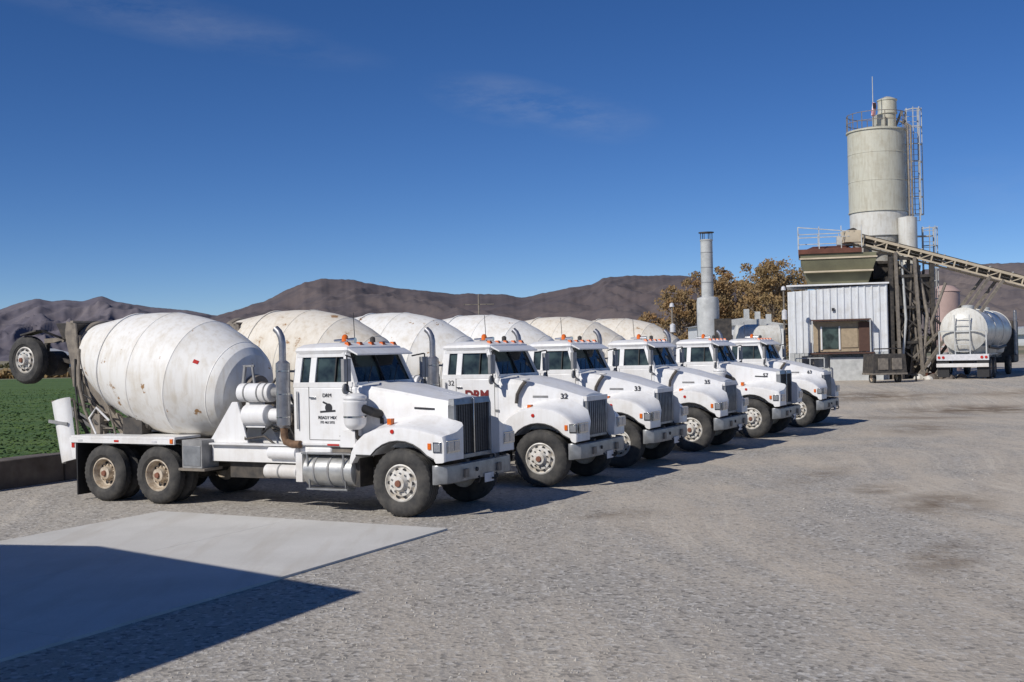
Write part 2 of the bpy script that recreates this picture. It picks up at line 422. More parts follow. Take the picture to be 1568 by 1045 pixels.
    if style=='A':
        ax,ay=-.92,-1.1
        p.lathe('white',[(0,0),(0,.10),(.05,.16),(.10,.19),(.42,.19),(.44,.20),(.47,.20),(.48,.17),(.52,.20),(.56,.19),(.60,.10),(.61,0)],(ax,ay,1.42),seg=28)
        p.lathe('chrome',[(0,.191),(0,.197),(.03,.197),(.03,.191)],(ax,ay,1.62),seg=28)
        p.tube('black',[(ax,ay+.1,1.75),(ax+.2,ay,1.76),(ax+.28,ay+.05,1.72),(ax+.30,ay+.3,1.66)],.075,14)
        p.tube('frame',[(ax,ay,1.42),(ax,ay,1.3),(ax,ay+.2,1.2)],.05,10)
        p.box2('white',-1.2,-.9,-1.15,-.952,1.12,1.40)
    else:
        p.tube('frame',[(-.62,-.93,1.62),(-.6,-.92,1.8),(-.52,-.90,1.95),(-.44,-.86,2.06)],.035,10)
        p.lathe('white',[(0,0),(0,.05),(.03,.09),(.05,.09),(.07,0)],(-.44,-.86,2.06),seg=16)
    done(p)
    p=Part('chassis')
    for y in (-.42,.42):
        p.box2('frame',-7.4,.5,y-.04,y+.04,.72,1.0)
        p.box2('white',-7.45,-2.45,y-.05,y+.05,1.002,1.13)
    for x in (-7.3,-6.0,-4.6,-3.5,-2.6): p.box2('frame',x-.06,x+.06,-.38,.38,.75,.98)
    p.box2('frame',-1.0,.5,-.36,.36,.62,1.3)
    p.beam('frame',(0,-.8,.56),(0,.8,.56),.12); p.cyl('frame',(-5.3,-.7,.53),(-5.3,.7,.53),.09); p.cyl('frame',(-6.65,-.7,.53),(-6.65,.7,.53),.09)
    for x in (-5.3,-6.65): p.lathe('frame',[(-.2,0),(-.15,.15),(0,.22),(.15,.15),(.2,0)],(x,0,.55),seg=16)
    p.cyl('frame',(-5.1,0,.62),(-1.0,0,.80),.06)
    p.beam('frame',(-6.9,-.52,.62),(-5.0,-.52,.62),.08,.16); p.beam('frame',(-6.9,.52,.62),(-5.0,.52,.62),.08,.16)
    p.box2('frame',-3.9,-3.0,-.8,-.5,.5,.95); p.cyl('frame',(-4.1,.5,.7),(-3.0,.5,.7),.22)
    for sg in (-1,1):
        p.box2('white',-4.2,-2.25,sg*.88-.05,sg*.88+.05,.80,1.10)
        p.box2('white',-4.2,-2.25,sg*.92-.10,sg*.92+.10,1.102,1.13)
        p.box2('white',-7.5,-4.85,sg*.86-.34,sg*.86+.34,1.19,1.235)
        p.box2('white',-7.5,-4.85,sg*1.19-.02,sg*1.19+.02,1.10,1.188)
        for k in range(3):
            x=-7.3+k*.95; p.box2('red' if k%2 else 'plate',x,x+.12,min(sg*1.211,sg*1.217),max(sg*1.211,sg*1.217),1.125,1.165)
        p.box2('amber',-4.95,-4.88,sg*1.205-.02,sg*1.205+.02,1.12,1.2)
        for x in (-7.2,-6.0,-4.95): p.beam('frame',(x,sg*.45,1.05),(x,sg*1.15,1.17),.06)
        p.box2('grey',-4.72,-4.25,sg*.93-.22,sg*.93+.22,.68,1.185)
        p.box2('bump',-4.69,-4.28,min(sg*1.151,sg*1.16),max(sg*1.151,sg*1.16),.72,1.08)
        p.box2('greasy',-4.80,-4.18,sg*.93-.24,sg*.93+.24,.63,.678)
        p.box2('black',-7.36,-7.33,sg*.9-.30,sg*.9+.30,.10,1.15)
        p.box2('white',-7.62,-7.40,sg*1.0-.18,sg*1.0+.18,.78,1.185)
        p.box2('red',-7.5,-7.42,min(sg*1.181,sg*1.19),max(sg*1.181,sg*1.19),1.0,1.12)
    done(p,.006)
    sh=-.45 if style=='B' else 0
    p=Part('mixer_pedestal')
    for y in (-.42,.42):
        p.prism('white',[(-4.25,1.13),(-3.05,1.13),(-3.35,1.55),(-3.45,1.95),(-3.75,1.95),(-3.95,1.5)],y-.03,y+.03)
    p.box2('white',-3.8,-3.35,-.39,.39,1.55,1.70)
    p.prism('white',[(-4.35,1.13),(-3.45,1.13),(-3.68,1.86),(-3.80,1.86)],-.84,-.80)
    ax=Vector((.981,0,-.195)).normalized()
    p.lathe('greasy',[(-.1,0),(-.1,.34),(.1,.34),(.12,.24),(.35,.22),(.36,.13),(.62,.12),(.62,0)],(-4.0+sh*.5,0,2.0),ax,24)
    p.tank('white',(-3.75,-.62,2.02),(-3.05,-.62,2.02),.17)
    for x in (-3.6,-3.3,-3.15): p.lathe('grey',[(0,.172),(0,.182),(.03,.182),(.03,.172)],(x,-.62,2.02),(1,0,0),20)
    p.tank('white',(-3.55,-.72,1.62),(-3.05,-.72,1.62),.19)
    p.cyl('grey',(-3.1,-.62,2.02),(-2.85,-.62,2.02),.09); p.cyl('white',(-3.0,-.7,1.62),(-2.78,-.7,1.62),.12)
    p.box2('white',-3.9,-3.1,-.78,-.45,1.40,1.44)
    p.beam('grey',(-3.72,-.62,2.15),(-3.66,-.62,2.52),.05); p.beam('grey',(-3.45,-.62,2.15),(-3.5,-.62,2.52),.04); p.beam('grey',(-3.7,-.62,2.5),(-3.45,-.62,2.5),.04)
    p.tube('frame',[(-3.4,-.5,1.9),(-3.1,-.4,2.3),(-2.8,-.3,2.2),(-2.7,-.4,1.6),(-2.9,-.5,1.2)],.025); p.tube('frame',[(-3.2,-.6,1.5),(-2.9,-.75,1.35),(-2.6,-.7,1.4),(-2.5,-.6,1.1)],.03)
    p.tube('frame',[(-3.6,-.7,1.4),(-3.5,-.85,1.2),(-3.1,-.8,1.25),(-2.8,-.85,1.1)],.02)
    p.tube('black',[(-2.95,-.62,2.0),(-2.75,-.6,2.05),(-2.65,-.5,1.8),(-2.75,-.55,1.5)],.03)
    p.tube('black',[(-3.3,-.5,1.5),(-3.15,-.8,1.3),(-2.9,-.85,1.45),(-2.7,-.7,1.3)],.022)
    p.box2('greasy',-2.95,-2.55,-.35,.35,1.13,1.75); p.cyl('greasy',(-2.75,-.4,1.55),(-2.75,-.6,1.55),.12)
    done(p,.006)
    p=Part('rear_frame')
    for y in (-.60,.60):
        p.beam('greasy',(-6.7,y*.8,1.13),(-7.75,y,2.35),.10,.14); p.beam('greasy',(-7.4,y*.8,1.13),(-7.95,y,3.15),.09,.13)
        p.beam('white',(-7.42,y*.8,1.13),(-7.30,y*.9,2.2),.08,.10); p.beam('greasy',(-7.0,y*.85,1.5),(-7.7,y,1.9),.06)
        p.beam('greasy',(-6.4,y*.8,1.13),(-7.0,y*.85,1.6),.08)
    p.beam('greasy',(-7.25,-.6,2.05),(-7.25,.6,2.05),.10,.10)
    p.cyl('greasy',(-7.05,-.45,2.02),(-7.15,-.45,2.02),.14); p.cyl('greasy',(-7.05,.45,2.02),(-7.15,.45,2.02),.14)
    p.prism('greasy',[(-7.90,3.40),(-8.15,3.45),(-8.20,3.2),(-8.05,2.6),(-8.0,2.15),(-7.88,2.15),(-7.85,2.7)],-.68,-.64)
    p.prism('greasy',[(-7.90,3.40),(-8.15,3.45),(-8.20,3.2),(-8.05,2.6),(-8.0,2.15),(-7.88,2.15),(-7.85,2.7)],.64,.68)
    p.box2('frame',-8.35,-8.05,-.60,.60,3.1,3.42,top=(-8.5,-7.95,-.63,.63))
    p.beam('greasy',(-8.0,-.68,3.42),(-8.0,.68,3.42),.08)
    p.loft('frame',[[(-8.1,-.5,2.6),(-8.35,-.5,2.5),(-8.35,.5,2.5),(-8.1,.5,2.6)],[(-7.95,-.3,1.9),(-8.25,-.25,1.8),(-8.25,.25,1.8),(-7.95,.3,1.9)]])
    p.tube('greasy',[(-7.3,-.75,1.2),(-7.5,-.85,1.7),(-7.7,-.8,2.2),(-7.8,-.7,2.9)],.03)
    p.tube('frame',[(-6.9,-.7,1.3),(-7.2,-.85,1.45),(-7.5,-.7,1.75),(-7.9,-.6,1.8)],.035)
    p.tube('black',[(-7.0,-.6,1.2),(-7.35,-.8,1.9),(-7.6,-.78,2.0),(-7.75,-.7,2.5)],.02)
    p.tube('black',[(-7.1,-.65,1.2),(-7.6,-.9,1.6),(-7.8,-.8,2.2),(-7.9,-.7,2.7)],.02)
    p.tube('white',[(-7.2,-.85,1.24),(-7.35,-.88,1.55),(-7.15,-.88,1.75),(-6.9,-.8,1.5)],.022)
    for x in (-7.05,-6.75): p.beam('greasy',(x,-.78,1.22),(x-.25,-.72,1.75),.03)
    for k in range(3): p.beam('greasy',(-7.1-.08*k,-.78+.02*k,1.35+.15*k),(-6.8-.08*k,-.78+.02*k,1.35+.15*k),.025)
    p.box2('greasy',-7.35,-7.1,-.85,-.62,1.24,1.62)
    p.box2('frame',-6.6,-6.1,-.75,-.5,1.24,1.55); p.cyl('frame',(-6.5,-.6,1.6),(-6.0,-.6,1.4),.09)
    p.box2('frame',-8.0,-7.62,-.5,.5,.85,1.05)
    done(p,.004)
    p=Part('discharge_chute')
    def chute(a,b,r,op,mat='white'):
        a=Vector(a);b=Vector(b);d=(b-a).normalized(); op=Vector(op); op=(op-d*op.dot(d)).normalized(); sd=d.cross(op)
        secs=[]
        for pnt,rr_ in ((a,r),(b,r*.85)):
            ring=[]
            for rad in (rr_,rr_-.02):
                rng=range(11) if rad==rr_ else range(10,-1,-1)
                for k in rng:
                    t=math.pi*k/10; ring.append(pnt+sd*rad*math.cos(t)-op*rad*math.sin(t)*.6)
            secs.append(ring)
        p.loft(mat,secs)
    chute((-7.92,-1.0,1.90),(-7.66,-1.05,.72),.30,(0.25,1,.1))
    p.beam('greasy',(-8.2,-1.02,1.87),(-7.62,-1.02,1.92),.04); p.beam('greasy',(-7.62,-1.0,1.90),(-7.40,-1.05,.75),.04)
    p.beam('grey',(-8.1,-1.19,1.5),(-7.6,-1.19,1.45),.03,.06)
    chute((-8.6,-.5,1.9),(-8.2,.1,1.35),.26,(0,0,1),'white')
    p.beam('frame',(-8.05,-.6,1.7),(-7.8,-.5,1.2),.06)
    done(p)
    p=Part('booster_axle_frame')
    for y in (-.45,.45):
        p.beam('greasy',(-7.95,y,3.1),(-9.0,y,3.08),.09,.09); p.beam('frame',(-8.95,y,3.08),(-9.0,y,2.75),.08)
        p.beam('frame',(-8.1,y,2.6),(-8.8,y,2.75),.07)
    p.cyl('frame',(-9.0,-.75,2.72),(-9.0,.75,2.72),.06)
    p.beam('frame',(-9.05,-.9,3.2),(-8.6,-.9,3.28),.28,.03,up=(0,0,1)); p.beam('frame',(-8.6,-.9,3.28),(-8.4,-.5,3.1),.04)
    p.cyl('frame',(-8.75,-.6,2.62),(-8.75,-.3,2.62),.25)
    done(p)
    return out

def drum_mesh(mat,style):
    p=Part('mixer_drum')
    sc=1.05 if style=='B' else 1.0
    o=Vector((-4.02,0,2.0)) if style=='A' else Vector((-4.35,0,2.06))
    ax=Vector((-.981,0,.197))
    prof=[(0,0),(.0,.30),(.03,.50),(.10,.70),(.20,.82),(.32,.885),(.34,.89),(.345,.90),(.36,.90),(.365,.895),(.75,1.04),(1.1,1.14),(1.13,1.152),(1.14,1.162),(1.16,1.162),(1.17,1.155),(1.6,1.18),(2.05,1.172),(2.06,1.18),(2.08,1.18),(2.09,1.165),(2.5,1.10),(2.9,1.01),(3.02,.98),(3.03,1.0),(3.06,1.0),(3.07,.965),(3.5,.81),(3.9,.665),(4.0,.63),(4.01,.66),(4.12,.66),(4.13,.60),(4.13,.52),(3.6,.5),(3.6,0)]
    prof=[(t*sc,r*sc) for t,r in prof]
    p.lathe(mat,prof,o,ax,72,mats=[('frame' if j>=len(prof)-4 else ('greasy' if j>=len(prof)-7 else mat)) for j in range(len(prof)-1)])
    q=ax.to_track_quat('Z','Y')
    def on(t,ang,dr=0):
        r=None
        for (t0,r0),(t1,r1) in zip(prof[5:],prof[6:]):
            if t0<=t<=t1: r=r0+(r1-r0)*(t-t0)/max(1e-6,t1-t0); break
        return o+q@Vector(((r+dr)*math.cos(ang),(r+dr)*math.sin(ang),t))
    def patch(mt,t0,t1,a0,a1,dr):
        n=6; rows=[[on(t0+(t1-t0)*i/n,a0+(a1-a0)*j/n,dr) for j in range(n+1)] for i in range(n+1)]
        vs=[v for r_ in rows for v in r_]
        p.faces(mt,vs,[(i*(n+1)+j,i*(n+1)+j+1,(i+1)*(n+1)+j+1,(i+1)*(n+1)+j) for i in range(n) for j in range(n)])
    best=min(range(360),key=lambda d:(on(1.5,R(d))-(o+ax*1.5+Vector((0,-1.0,.55)))).length)
    if style=='A': patch('red',.62,.72,R(best-2),R(best+2),.006)
    return p.mesh(20)
MA=truck_meshes('A'); MB=truck_meshes('B')
DR={'A':drum_mesh('drum','A'),'B':drum_mesh('drum','B'),'C':drum_mesh('drum2','B')}
HEAD=R(-27.7)
def truck(loc,style,drum,num,da=0,steer=0):
    e=empty('cement_mixer_truck',(loc[0],loc[1],0),HEAD+R(da))
    for n,me,bv in (MA if style=='A' else MB): place(me,n,e,bevel=bv)
    place(DR[drum],'mixer_drum',e)
    place(WF,'front_wheel_right',e,(0,-1.20,.56),R(steer)); place(WF,'front_wheel_left',e,(0,1.20,.56),math.pi+R(steer))
    for x in (-5.3,-6.65):
        for sg in (-1,1):
            rz=0 if sg<0 else math.pi
            place(WR,'rear_wheel_outer',e,(x,sg*1.22,.53),rz); place(WR,'rear_wheel_inner',e,(x,sg*.88,.53),rz)
    for sg in (-1,1): place(WB,'booster_wheel',e,(-9.0,sg*1.02,2.70),0 if sg<0 else math.pi)
    if num:
        if style=='A': text(num,.15,(.30,-.668,1.78),'ink',e,'unit_number',rot=(R(88),0,R(8.5)),bold=.003)
        else: text(num,.15,(.30,-.655,1.745),'ink',e,'unit_number',rot=(R(82),0,R(13.2)),bold=.003)
        text(num,.15,(-2.1,-.957,2.03),'ink',e,'cab_number')
    return e
t=truck((-1.32,20.18),'A','A',None,steer=0)
for k,(s,z,sz) in enumerate((('DRM',1.98,.09),('READY MIX',1.60,.075),('775 463 5755',1.52,.055))):
    text(s,sz,(-1.60,-.958,z),'ink',t,'door_lettering')
lg=Part('door_logo')
lg.lathe('ink',[(0,0),(0,.075),(.004,.075),(.004,0)],(-1.57,-.952,1.77),(0,-1,0),20)
lg.beam('ink',(-1.75,-.954,1.70),(-1.43,-.954,1.72),.006,.03); lg.beam('ink',(-1.69,-.954,1.87),(-1.52,-.954,1.80),.006,.03)
lg.box2('ink',-1.35,-1.31,-.956,-.952,1.28,1.30)
lg.obj(t)
t=truck((1.04,23.9),'B','C','32',steer=4)
text('DRM',.26,(-1.5,-.958,1.78),'maroon',t,'door_lettering',bold=.012)
truck((2.84,27.2),'B','B','33'); truck((5.0,30.8),'B','B','35',da=.5); truck((7.35,34.7),'A','C','57',da=-.5); truck((9.6,38.6),'B','C','63')

# ------------------------------------------------------------------ ground
def gz(x,y):
    def ss(t): t=max(0,min(1,t)); return t*t*(3-2*t)
    return .72*ss((y-42)/16)*ss((x-2)/12)
gm,nt,b=newmat('gravel_yard'); tc=N(nt,'ShaderNodeTexCoord').outputs['Object']
wn_=N(nt,'ShaderNodeTexNoise'); wn_.inputs['Scale'].default_value=.05; wn_.inputs['Detail'].default_value=1; nt.links.new(tc,wn_.inputs['Vector'])
wv_=N(nt,'ShaderNodeVectorMath',operation='SCALE'); nt.links.new(wn_.outputs['Color'],wv_.inputs[0]); wv_.inputs['Scale'].default_value=12
wa_=N(nt,'ShaderNodeVectorMath',operation='ADD'); nt.links.new(tc,wa_.inputs[0]); nt.links.new(wv_.outputs[0],wa_.inputs[1]); wc=wa_.outputs[0]
big=noise_n(nt,tc,.16,5,.6); mid=noise_n(nt,tc,.9,6,.65); fine=noise_n(nt,tc,26,4,.8); clod=noise_n(nt,tc,6,5,.7); patchy=noise_n(nt,tc,.35,4,.6)
trk=noise_n(nt,mapping(nt,wc,rot=(0,0,R(28)),sc=(.8,.05,1)),1.0,5,.6)
trk2=noise_n(nt,mapping(nt,wc,rot=(0,0,R(28)),sc=(3.2,.12,1)),1.0,5,.65)
trk3=noise_n(nt,mapping(nt,wc,rot=(0,0,R(-8)),sc=(5,.09,1)),1.0,3,.6)
sep=N(nt,'ShaderNodeSeparateXYZ'); nt.links.new(tc,sep.inputs[0])
side=maprange(nt,mul(nt,sep.outputs[0],mul(nt,sep.outputs[1],-.12),'ADD'),-3.5,1.5)
dustf=maprange(nt,mul(nt,mul(nt,big,.55),mul(nt,trk,.55),'ADD'),.46,.62)
dustf=mul(nt,maprange(nt,dustf,0,1,.15,1),maprange(nt,side,0,1,.40,1.0))
grey=mixc(nt,maprange(nt,fine,.3,.7),(.235,.220,.198),(.50,.470,.425))
dust=mixc(nt,maprange(nt,mid,.3,.7),(.47,.405,.325),(.60,.53,.435))
c=mixc(nt,dustf,grey,dust)
c=mixc(nt,mul(nt,maprange(nt,clod,.48,.72),.30),c,(.27,.245,.21))
c=mixc(nt,mul(nt,maprange(nt,mid,.5,.75),.30),c,(.30,.27,.23))
pm=maprange(nt,patchy,.40,.60)
c=mixc(nt,mul(nt,mul(nt,maprange(nt,trk2,.52,.64),.30),pm),c,(.28,.25,.215))
c=mixc(nt,mul(nt,mul(nt,maprange(nt,trk2,.48,.38),.28),pm),c,(.62,.555,.455))
c=mixc(nt,mul(nt,mul(nt,maprange(nt,trk3,.55,.64),.40),maprange(nt,big,.46,.58)),c,(.66,.60,.50))
vor=N(nt,'ShaderNodeTexVoronoi'); vor.inputs['Scale'].default_value=20; nt.links.new(tc,vor.inputs['Vector'])
vs=N(nt,'ShaderNodeSeparateColor'); nt.links.new(vor.outputs['Color'],vs.inputs[0])
c=mixc(nt,mul(nt,maprange(nt,vs.outputs[0],.80,.86),mul(nt,maprange(nt,dustf,0,1,.9,.2),.8)),c,(.62,.595,.55))
c=mixc(nt,mul(nt,maprange(nt,vs.outputs[1],.84,.9),mul(nt,maprange(nt,dustf,0,1,.9,.3),.8)),c,(.13,.12,.108))
for (x,y,rx,ry,ro,s) in ((7.1,19.4,.8,1.6,-28,1.0),(6.6,21.5,.5,.8,-28,.9),(5.3,14.6,.45,1.3,-28,.8),(17.5,44,3.6,2.2,0,1.0),(15.5,50,3.4,2.2,0,1.0),(8.0,17,.5,1.8,-25,.6),(12.5,36,1.4,3,-30,.6),(22,50,3.5,1.8,0,.8),(6.2,24,.6,2,-30,.5),(1.6,19,.8,.7,0,.55),(14,41,2.4,1.2,-20,.6)):
    v=mapping(nt,tc,loc=(x,y,0),rot=(0,0,R(ro)),sc=(rx,ry,1),typ='TEXTURE')
    ln=N(nt,'ShaderNodeVectorMath',operation='LENGTH'); nt.links.new(v,ln.inputs[0])
    f=mul(nt,maprange(nt,ln.outputs['Value'],1.25,.25),maprange(nt,mid,.36,.56))
    c=mixc(nt,mul(nt,f,s),c,(.17,.125,.082))
far=maprange(nt,sep.outputs[1],95,150)
fn=noise_n(nt,mapping(nt,tc,sc=(.01,.03,1)),1,5,.6)
c=mixc(nt,far,c,mixc(nt,maprange(nt,fn,.4,.6),(.33,.27,.18),(.17,.17,.10)))
nt.links.new(c,b.inputs['Base Color']); b.inputs['Roughness'].default_value=.95
h=mul(nt,mul(nt,mul(nt,fine,.5),mul(nt,vor.outputs['Distance'],.4),'ADD'),mul(nt,clod,.7),'ADD')
bump(nt,b,h,.65,.03)
xs=[-9000,-4000,-1500,-600,-300,-150,-80]+[-50+k*2.5 for k in range(61)]+[130,200,350,700,1500,4000,9000]
ys=[-300,-100,-40]+[-20+k*2.5 for k in range(50)]+[120,160,220,300,500,900,2000,4000,9000]
bm=bmesh.new(); vv=[[bm.verts.new((x,y,gz(x,y))) for x in xs] for y in ys]
for j in range(len(ys)-1):
    for i in range(len(xs)-1):
        f=bm.faces.new((vv[j][i],vv[j][i+1],vv[j+1][i+1],vv[j+1][i])); f.smooth=True
me=bpy.data.meshes.new('gravel_ground'); bm.to_mesh(me); bm.free(); me.materials.append(gm); place(me,'gravel_ground')

sm=simple('loose_stone',(.50,.47,.42),.9,0,.5,3,dirt=(.24,.22,.195))
bm=bmesh.new(); rnd=random.Random(3)
def inpad(x,y):
    dx,dy=x+1.03,y-17.7; a=dx*-.883+dy*.47; bq=dx*-.436+dy*-.9
    return -.1<a<5.9 and -.1<bq<15
for k in range(9000):
    y=7+ (rnd.random()**1.3)*18; x=(rnd.random()*1.0-.5)*y
    if inpad(x,y): continue
    if noise.noise(Vector((x*.5,y*.3,0)))+ (.25 if x<1 else -.12) <rnd.random()*.5-.15: continue
    r=rnd.uniform(.007,.017)*(1.5 if rnd.random()<.08 else 1)
    vs_=[bm.verts.new((x+math.cos(a)*r*rnd.uniform(.7,1.3),y+math.sin(a)*r*rnd.uniform(.7,1.3),0)) for a in (0,1.5,3.1,4.6)]
    tp=bm.verts.new((x+rnd.uniform(-.3,.3)*r,y,r*rnd.uniform(.7,1.2)))
    for i in range(4): bm.faces.new((vs_[i],vs_[(i+1)%4],tp))
me=bpy.data.meshes.new('loose_gravel'); bm.to_mesh(me); bm.free(); me.materials.append(sm); place(me,'loose_gravel')

cm,nt,b=newmat('concrete'); tc=N(nt,'ShaderNodeTexCoord').outputs['Object']
n1=noise_n(nt,tc,.6,5,.6); n2=noise_n(nt,tc,30,3,.6); n3=noise_n(nt,mapping(nt,tc,rot=(0,0,R(28)),sc=(3,.3,1)),1,4,.6)
c=mixc(nt,maprange(nt,n1,.3,.7),(.54,.525,.49),(.66,.645,.61)); c=mixc(nt,mul(nt,maprange(nt,n2,.4,.7),.2),c,(.42,.41,.38))
c=mixc(nt,mul(nt,maprange(nt,n3,.5,.7),.40),c,(.47,.43,.37))
nt.links.new(c,b.inputs['Base Color']); b.inputs['Roughness'].default_value=.85; bump(nt,b,n2,.15,.005)
p=Part('concrete_pad')
a=Vector((-1.03,17.7,0)); u=Vector((-.883,.47,0)); w=Vector((-.45,-.893,0))
def slab(u0,u1,w0,w1):
    pts=[a+u*u0+w*w0,a+u*u1+w*w0,a+u*u1+w*w1,a+u*u0+w*w1]
    p.faces(cm,[q+Vector((0,0,.03)) for q in pts]+[q-Vector((0,0,.05)) for q in pts],[(0,1,2,3),(0,4,5,1),(1,5,6,2),(2,6,7,3),(3,7,4,0)])
for i in range(2):
    for j in range(4): slab(i*2.9+.003,(i+1)*2.9-.003,j*3.6+.003,(j+1)*3.6-.003)
p.obj()

fm,nt,b=newmat('crop_green'); tc=N(nt,'ShaderNodeTexCoord').outputs['Object']
n1=noise_n(nt,mapping(nt,tc,sc=(.05,.35,1)),1,5,.6); n2=noise_n(nt,mapping(nt,tc,sc=(1,.6,1)),1.6,7,.8)
c=mixc(nt,maprange(nt,n1,.35,.65),(.066,.135,.026),(.12,.185,.042)); c=mixc(nt,mul(nt,maprange(nt,n2,.42,.62),.55),c,(.036,.072,.018))
nt.links.new(c,b.inputs['Base Color']); b.inputs['Roughness'].default_value=.9; bump(nt,b,n2,.8,.12)
p=Part('green_field')
p.faces(fm,[(-14.0,21,.02),(2,52,.02),(2,165,.02),(-300,165,.02),(-300,21,.02)],[(0,1,2,3,4)])
p.obj()
bm=bmesh.new(); rnd=random.Random(9)
for k in range(7000):
    y=27+ (rnd.random()**1.6)*80; x=-.30*y-1.2-rnd.random()*.16*y
    s=rnd.uniform(.03,.08); h_=rnd.uniform(.03,.07); a_=rnd.uniform(0,3.14)
    dx,dy=math.cos(a_)*s,math.sin(a_)*s
    bm.faces.new([bm.verts.new((x-dx,y-dy,.02)),bm.verts.new((x+dx,y+dy,.02)),bm.verts.new((x+dx*.5+rnd.uniform(-.08,.08),y+dy,h_)),bm.verts.new((x-dx*.6,y-dy+rnd.uniform(-.08,.08),h_*.8))])
me=bpy.data.meshes.new('field_crop'); bm.to_mesh(me); bm.free(); me.materials.append(fm); place(me,'field_crop')
wm=simple('wall_concrete',(.17,.145,.125),.9,0,.5,2,dirt=(.08,.065,.055))
p=Part('concrete_block_wall')
w0=Vector((-12.6,21.4,0)); wd=Vector((.43,.90,0)).normalized(); wn=Vector((-wd.y,wd.x,0))
for k in range(20):
    A=w0+wd*(k*1.8+.01); B=w0+wd*((k+1)*1.8-.02); hh=.60+random.uniform(-.015,.015)
    pts=[A-wn*.3,B-wn*.3,B+wn*.3,A+wn*.3]
    p.faces(wm,[q+Vector((0,0,-.05)) for q in pts]+[q+Vector((0,0,hh)) for q in pts],[(4,5,6,7),(0,1,5,4),(1,2,6,5),(2,3,7,6),(3,0,4,7)])
p.obj(bevel=.03)

# ------------------------------------------------------------------ mountains
def mtnmat(name,ca,cb,cd):
    mm,nt,b=newmat(name); tc=N(nt,'ShaderNodeTexCoord').outputs['Object']
    n1=noise_n(nt,tc,.0018,6,.6); n2=noise_n(nt,tc,.009,7,.7); n3=noise_n(nt,tc,.03,5,.7)
    c=mixc(nt,maprange(nt,n1,.38,.62),ca,cb); c=mixc(nt,mul(nt,maprange(nt,n2,.42,.62),.6),c,cd); c=mixc(nt,mul(nt,maprange(nt,n3,.5,.65),.45),c,cd)
    nt.links.new(c,b.inputs['Base Color']); b.inputs['Roughness'].default_value=1; return mm
mm=mtnmat('hazed_mountain_rock',(.105,.083,.086),(.142,.113,.106),(.075,.067,.077))  # these rock palettes have bluish distance haze painted into the base colour
m2=mtnmat('hazed_mountain_rock_far',(.13,.116,.138),(.168,.147,.157),(.10,.094,.122))
m3=mtnmat('hazed_mountain_rock_east',(.14,.115,.115),(.185,.15,.135),(.10,.088,.098))
def interp(tab,x):
    for (x0,y0),(x1,y1) in zip(tab,tab[1:]):
        if x0<=x<=x1:
            t=(x-x0)/(x1-x0); t=t*t*(3-2*t)*.4+t*.6; return y0+(y1-y0)*t
    return tab[0][1] if x<tab[0][0] else tab[-1][1]
def ridge(name,tab,D0,D1,mat,seed,step=2.5,amp=.10):
    bm=bmesh.new(); rows=[]
    a0,a1=tab[0][0],tab[-1][0]; n=int((a1-a0)/step); nv=80
    for j in range(nv+6):
        t=j/nv; row=[]
        for i in range(n+1):
            az=a0+(a1-a0)*i/n; H=interp(tab,az)/1800*D1
            H+= noise.noise(Vector((az*.04,seed,0)))*5+noise.noise(Vector((az*.16,seed,3)))*2.5
            D=D0+(D1-D0)*t; X=az/1800*D
            if t<=1:
                P=Vector((X*.0022,D*.0016,seed))
                wq=noise.noise(P*.9)
                q=noise.fractal(P+Vector((wq,wq,0)),.9,2.1,7)
                rg=1-abs(noise.noise(Vector((X*.006+wq*1.6,D*.0022,seed+5))))*2
                rg2=1-abs(noise.noise(Vector((X*.017+wq*3,D*.006,seed+9))))*2
                env=4*t*(1-t)
                z=H*(t**1.25*.75+.25*t*t*(3-2*t)) + (rg-.6)*H*amp*env+ (rg2-.6)*H*amp*.4*env + q*H*.16*env
            else: z=H*(1-(t-1)*6)
            row.append(bm.verts.new((X,D,z- (5 if t<=.02 else 0))))
        rows.append(row)
    for A,B in zip(rows,rows[1:]):
        for i in range(n):
            f=bm.faces.new((A[i],A[i+1],B[i+1],B[i])); f.smooth=True
    me=bpy.data.meshes.new(name); bm.to_mesh(me); bm.free(); me.materials.append(mat); place(me,name)
def T(tab): return [(px-784+ .0224*max(0,535-py), -( (py-535)+.0224*(px-784))) for px,py in tab]
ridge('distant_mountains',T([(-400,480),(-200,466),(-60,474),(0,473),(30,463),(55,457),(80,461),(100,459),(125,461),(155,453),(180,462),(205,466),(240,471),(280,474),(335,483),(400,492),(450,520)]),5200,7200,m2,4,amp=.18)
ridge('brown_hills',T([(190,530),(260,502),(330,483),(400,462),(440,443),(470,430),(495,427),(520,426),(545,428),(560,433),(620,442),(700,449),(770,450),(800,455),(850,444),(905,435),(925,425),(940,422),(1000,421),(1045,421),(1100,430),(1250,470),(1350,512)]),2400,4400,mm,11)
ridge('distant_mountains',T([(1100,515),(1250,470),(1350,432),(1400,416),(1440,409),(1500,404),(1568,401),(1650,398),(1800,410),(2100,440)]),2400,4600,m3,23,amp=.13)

# ------------------------------------------------------------------ batch plant
def corrugated(p,mat,a,b_,z0,z1a,z1b,pitch=.2,amp=.03):
    a=Vector(a);b_=Vector(b_); d=b_-a; L=d.length; d.normalize(); nn=Vector((d.y,-d.x,0)); n=int(L/pitch)
    pts=[]
    for k in range(n):
        for (f,o) in ((0,0),(.7,0),(.76,1),(.94,1)): pts.append(((k+f)*L/n,o*amp))
    pts.append((L,0))
    v=[];i=p.mi(mat)
    for s,o in pts:
        q=a+d*s+nn*o; zt=z1a+(z1b-z1a)*s/L
        v.append((p.bm.verts.new((q.x,q.y,z0)),p.bm.verts.new((q.x,q.y,zt))))
    for A,B in zip(v,v[1:]):
        f=p.bm.faces.new((A[0],B[0],B[1],A[1])); f.material_index=i
M['siding']=paint('white_siding',(.72,.74,.76),dust=(.45,.42,.36),rustlo=.70,zd=(1.8,.6),streak=.8)
